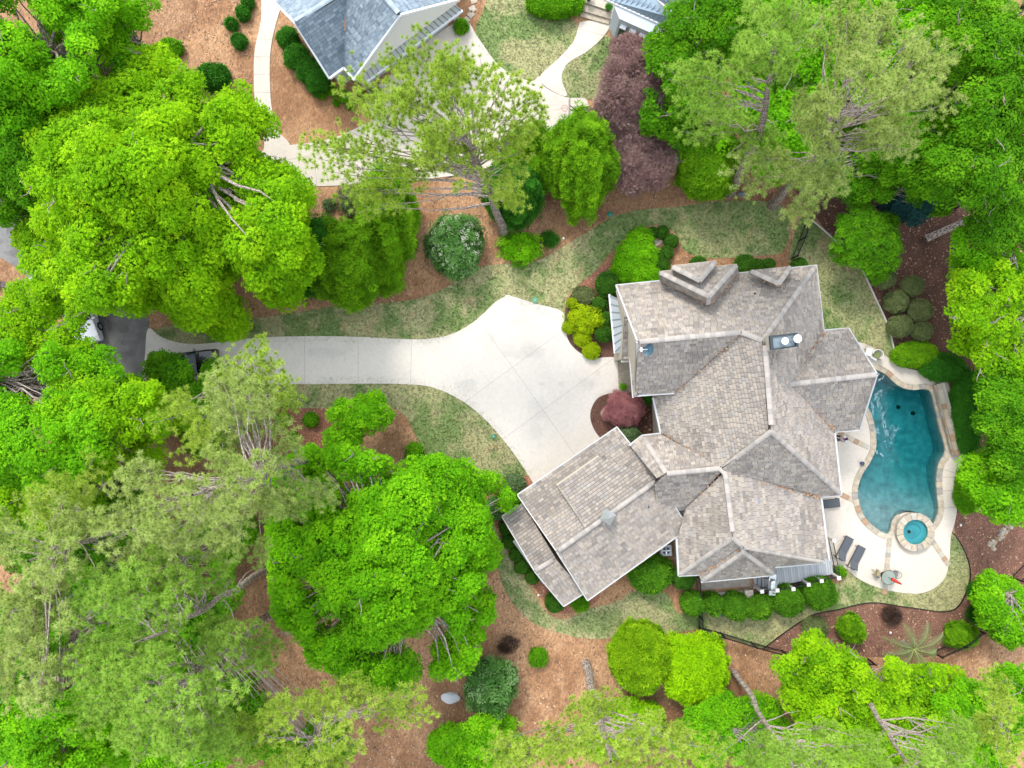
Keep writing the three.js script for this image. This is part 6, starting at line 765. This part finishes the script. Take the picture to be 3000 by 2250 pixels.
// raised deck with posts, railing, stairs, grill
{
  const D = thing('wooden_deck', 'raised grey board deck with short square posts behind the house', 'deck', site(2350, 1690)), o = D.position, y = 0.75, tl = site(2258, 1652, y), tr = site(2436, 1636, y), bl = site(2266, 1718, y), br = site(2442, 1684, y), n = 26; const woods = [[0.40, 0.42, 0.44], [0.36, 0.38, 0.40], [0.44, 0.46, 0.48]].map((c) => std(c, 0.8, { bumpMap: grainTex, bumpScale: 0.004 }));
  for (let i = 0; i < n; i++) { const a = tl.clone().lerp(tr, (i + 0.5) / n).sub(o), b = bl.clone().lerp(br, (i + 0.5) / n).sub(o), w = tl.distanceTo(tr) / n - 0.02; a.y = b.y = y - 0.02; mesh('board', bar(a, b, w, 0.04), woods[i % 3], D); }
  mesh('frame', slab([tl, tr, br, bl].map((p) => V2(p.x - o.x, p.z - o.z)), y - 0.06, 0.25), M.darkBark, D);
  const tops = [[2234, 1734], [2279, 1731], [2326, 1727], [2371, 1714], [2409, 1703], [2460, 1695]].map(([u, v]) => site(u, v, 1.9).sub(o)); const postM = std([0.50, 0.47, 0.44], 0.85), capM = std([0.68, 0.65, 0.63], 0.8);
  tops.forEach((p) => { const q = mesh('post', box(0.2, 1.75, 0.2, p.x, 0.875, p.z, 0.1), postM, D); mesh('post_cap', box(0.28, 0.07, 0.28, p.x, 1.8, p.z, 0.1), capM, q); });
  const pk = []; for (let i = 0; i < 5; i++) { const a = tops[i], b = tops[i + 1]; for (const h of [0.85, 1.6]) mesh('rail', bar(a.clone().setY(h), b.clone().setY(h), 0.05, 0.05), M.iron, D); const m = Math.round(a.distanceTo(b) / 0.12); for (let k = 1; k < m; k++) { const q = a.clone().lerp(b, k / m); pk.push(box(0.02, 0.72, 0.02, q.x, 1.22, q.z)); } }
  { const a = site(2447, 1684, y).sub(o), b = site(2425, 1575, y).sub(o); for (const h of [0.85, 1.6]) mesh('rail', bar(a.clone().setY(h), b.clone().setY(h), 0.05, 0.05), M.iron, D); for (let k = 1; k < 24; k++) { const q = a.clone().lerp(b, k / 24); pk.push(box(0.02, 0.72, 0.02, q.x, 1.22, q.z)); } const e = mesh('post', box(0.2, 1.75, 0.2, b.x, 0.875, b.z), postM, D); mesh('post_cap', box(0.26, 0.07, 0.26, b.x, 1.8, b.z), capM, e); }
  const m = mesh('balusters', merge(pk), M.iron, D); m.userData.kind = 'stuff';
  const S = thing('deck_stairs', 'short white-sided stairs between the deck and the lower patio', 'stairs', site(2226, 1700)); for (let i = 0; i < 4; i++) mesh('tread', box(0.26, 0.05, 1.0, -0.4 + i * 0.27, 0.15 + i * 0.17, 0), woods[i % 3], S); for (const z of [-0.54, 0.54]) mesh('stringer', bar(new THREE.Vector3(-0.55, 0.12, z), new THREE.Vector3(0.55, 0.78, z), 0.06, 0.25), M.whiteTrim, S); for (const z of [-0.54, 0.54]) mesh('handrail', bar(new THREE.Vector3(-0.55, 1.0, z), new THREE.Vector3(0.55, 1.65, z), 0.05), M.iron, S);
  const Gp = site(2252, 1704, y), Gr = thing('gas_grill', 'stainless steel gas grill standing on the deck by the stairs', 'grill', Gp); Gr.rotation.y = -0.05; mesh('cabinet', box(0.55, 0.75, 1.0, 0, 0.375, 0), M.steel, Gr); const hood = new THREE.CylinderGeometry(0.3, 0.3, 0.75, 20, 1, false, 0, Math.PI); hood.rotateX(Math.PI / 2); hood.rotateZ(0); hood.translate(0, 0.76, 0); hood.rotateY(0); mesh('hood', new THREE.CapsuleGeometry(0.26, 0.4, 6, 16).rotateX(Math.PI / 2).translate(0, 0.8, 0), M.steel, Gr); mesh('hood_handle', box(0.04, 0.04, 0.6, 0.3, 0.85, 0), M.galv, Gr); mesh('side_shelf', box(0.5, 0.04, 0.34, 0, 0.8, 0.66), M.steel, Gr); mesh('side_shelf', box(0.5, 0.04, 0.3, 0, 0.8, -0.64), M.steel, Gr);
}
// lower patio with its stone retaining wall
setting('lower_patio', slab(outline([[2048, 1672], [2190, 1660], [2198, 1716], [2050, 1728]], 0, false), 0.09, 0.12), std([0.55, 0.49, 0.42], 0.85, { map: stoneMap }));
{ const W = thing('retaining_wall', 'low tan stone wall with a square end pillar beside the lower patio', 'wall', site(2052, 1742)), a = new THREE.Vector3(0, 0, 0), b = site(2172, 1732).sub(W.position), L = b.length(), R = rng(44); const an = -Math.atan2(b.z, b.x); mesh('wall_core', box(L, 0.46, 0.34, L / 2, 0.23, 0).rotateY(an), stoneMats[1], W); for (let i = 0, x = 0; x < L; i++) { const w = 0.4 + 0.3 * R(), ww = Math.min(w, L - x); mesh('cap_stone', box(ww - 0.012, 0.08, 0.42, x + ww / 2, 0.5, 0).rotateY(an), stoneMats[[0, 2, 2, 5, 1][i % 5]], W); x += w; } const p = site(2183, 1731).sub(W.position); for (let r = 0; r < 4; r++) mesh('pillar_stone', box(0.56 - 0.01 * r, 0.2, 0.56, p.x, 0.1 + r * 0.21, p.z, 0.1 * (r % 2)), stoneMats[(r * 2 + 1) % 5], W); mesh('pillar_cap', box(0.66, 0.09, 0.66, p.x, 0.9, p.z, 0.1), stoneMats[2], W); }

// ---------------------------------------------------------------- person on the terrace
{
  const P = thing('person', 'person in a white shirt, navy trousers and purple cap standing on the terrace', 'person', site(2449, 1281).setY(0.06)); P.rotation.y = 0.35;
  const V = (x, y, z) => new THREE.Vector3(x, y, z);
  function blob(name, bones, res, mat, k = 0.03) {     // bones: [a, b, ra, rb]
    const bb = new THREE.Box3(); for (const [a, b, ra, rb] of bones) { bb.expandByPoint(a.clone().addScalar(ra + 0.03)); bb.expandByPoint(a.clone().addScalar(-ra - 0.03)); bb.expandByPoint(b.clone().addScalar(rb + 0.03)); bb.expandByPoint(b.clone().addScalar(-rb - 0.03)); }
    const c = bb.getCenter(V(0, 0, 0)), sz = bb.getSize(V(0, 0, 0)), S = Math.max(sz.x, sz.y, sz.z) * 0.54, mc = new MarchingCubes(res, mat, false, false, 60000), half = res / 2, q = V(0, 0, 0), ab = V(0, 0, 0), ap = V(0, 0, 0);
    for (let z = 0; z < res; z++) for (let y = 0; y < res; y++) for (let x = 0; x < res; x++) { q.set((x - half) / half * S + c.x, (y - half) / half * S + c.y, (z - half) / half * S + c.z); let d = 9; for (const [a, b, ra, rb] of bones) { ab.subVectors(b, a); ap.subVectors(q, a); const t = clamp(ap.dot(ab) / Math.max(1e-9, ab.lengthSq())), e = ap.addScaledVector(ab, -t).length() - lerp(ra, rb, t), h = clamp(0.5 + 0.5 * (d - e) / k); d = lerp(d, e, h) - k * h * (1 - h); } mc.field[x + y * res + z * res * res] = -d; }
    mc.isolation = 0; mc.update(); const n = mc.count ?? mc.geometry.drawRange.count, g = new THREE.BufferGeometry(); g.setAttribute('position', new THREE.Float32BufferAttribute(mc.positionArray.slice(0, n * 3), 3)); g.setAttribute('normal', new THREE.Float32BufferAttribute(mc.normalArray.slice(0, n * 3), 3)); g.scale(S, S, S); g.translate(c.x, c.y, c.z); return name ? mesh(name, g, mat, P) : g;
  }
  const skin = std([0.42, 0.24, 0.16], 0.6), shirt = std([0.82, 0.82, 0.84], 0.9), pants = std([0.015, 0.02, 0.05], 0.9), shoe = std([0.02, 0.02, 0.025], 0.7), cap = std([0.10, 0.02, 0.10], 0.8);
  // facing -x; hips, knees, ankles, shoulders, elbows, wrists
  const hipL = V(0, 0.92, 0.1), hipR = V(0, 0.92, -0.1), kL = V(-0.05, 0.5, 0.12), kR = V(-0.03, 0.5, -0.14), aL = V(0.03, 0.09, 0.12), aR = V(-0.06, 0.09, -0.2), sL = V(0.02, 1.42, 0.19), sR = V(0.02, 1.42, -0.19), eL = V(-0.02, 1.13, 0.27), eR = V(-0.04, 1.13, -0.27), wL = V(-0.25, 1.08, 0.12), wR = V(-0.25, 1.08, -0.12), neck = V(0, 1.5, 0), head = V(-0.02, 1.64, 0);
  const bodyParts = [blob(null, [[hipL, kL, 0.075, 0.05], [hipR, kR, 0.075, 0.05], [kL, aL, 0.05, 0.036], [kR, aR, 0.05, 0.036], [V(0, 0.95, 0), V(0, 1.2, 0), 0.12, 0.12], [V(0, 1.2, 0), V(0, 1.38, 0), 0.12, 0.13], [sL, eL, 0.045, 0.036], [sR, eR, 0.045, 0.036], [eL, wL, 0.036, 0.026], [eR, wR, 0.036, 0.026], [V(0, 1.4, 0), neck, 0.055, 0.05], [neck, head, 0.05, 0.05], [aL, V(-0.12, 0.05, 0.13), 0.035, 0.03], [aR, V(-0.2, 0.05, -0.22), 0.035, 0.03]], 96, skin)];
  bodyParts.push(blob(null, [[V(0, 1.66, 0), V(0.02, 1.70, 0), 0.095, 0.095], [V(-0.04, 1.60, 0), V(-0.05, 1.56, 0), 0.065, 0.05], [V(-0.105, 1.63, 0), V(-0.122, 1.605, 0), 0.012, 0.016], [V(0.0, 1.63, 0.09), V(0.0, 1.60, 0.09), 0.018, 0.014], [V(0.0, 1.63, -0.09), V(0.0, 1.60, -0.09), 0.018, 0.014], [V(-0.09, 1.565, 0.02), V(-0.09, 1.565, -0.02), 0.012, 0.012]], 64, skin, 0.02));
  for (const s of [-1, 1]) { const w = s > 0 ? wL : wR, f = [[w, V(w.x - 0.07, w.y + 0.005, w.z - s * 0.02), 0.026, 0.03]]; for (let i = 0; i < 4; i++) { const z = w.z - s * 0.02 + (i - 1.5) * 0.018, l = [0.06, 0.072, 0.068, 0.052][i], a = V(w.x - 0.085, w.y, z), b = V(w.x - 0.085 - l * 0.55, w.y - 0.012, z), c = V(w.x - 0.085 - l * 0.5, w.y - 0.04, z); f.push([a, b, 0.009, 0.008], [b, c, 0.008, 0.0075]); } f.push([V(w.x - 0.03, w.y + 0.01, w.z - s * 0.045), V(w.x - 0.075, w.y + 0.028, w.z - s * 0.06), 0.011, 0.009]); bodyParts.push(blob(null, f, 56, skin, 0.008)); }
  mesh('body', merge(bodyParts), skin, P);
  blob('shirt', [[V(0, 0.9, 0.04), V(0, 1.2, 0.03), 0.135, 0.14], [V(0, 0.9, -0.04), V(0, 1.2, -0.03), 0.135, 0.14], [V(0, 1.2, 0), V(0, 1.4, 0), 0.14, 0.10], [V(0.01, 1.41, 0.12), V(0.01, 1.41, -0.12), 0.085, 0.085], [sL, sL.clone().lerp(eL, 0.62), 0.075, 0.062], [sR, sR.clone().lerp(eR, 0.62), 0.075, 0.062]], 72, shirt, 0.05);
  blob('trousers', [[V(0, 0.93, 0.05), V(0, 0.93, -0.05), 0.13, 0.13], [hipL, kL, 0.1, 0.07], [hipR, kR, 0.1, 0.07], [kL, aL, 0.07, 0.058], [kR, aR, 0.07, 0.058]], 72, pants, 0.03);
  for (const a of [aL, aR]) blob('shoe', [[V(a.x + 0.03, 0.045, a.z), V(a.x - 0.17, 0.04, a.z * 1.06), 0.045, 0.042]], 28, shoe, 0.01);
  mesh('cap', merge([new THREE.SphereGeometry(0.112, 20, 10, 0, 6.2832, 0, 1.5).translate(0.01, 1.685, 0), new THREE.CylinderGeometry(0.085, 0.09, 0.012, 18).scale(1.2, 1, 1).translate(-0.115, 1.695, 0)]), cap, P);
  P.updateMatrixWorld(true); const C = thing('remote_controller', 'small dark controller held by the person on the terrace', 'controller', P.localToWorld(V(-0.36, 1.08, 0))); C.rotation.y = 0.35; mesh('housing', box(0.11, 0.05, 0.2), shoe, C); mesh('screen', box(0.09, 0.012, 0.15, -0.09, 0.05, 0).rotateZ(0), M.glass, C); mesh('joystick', cyl(0.008, 0.008, 0.03, 0, 0.04, 0.06), M.galv, C); mesh('joystick', cyl(0.008, 0.008, 0.03, 0, 0.04, -0.06), M.galv, C);
}

renderer.render(scene, camera);
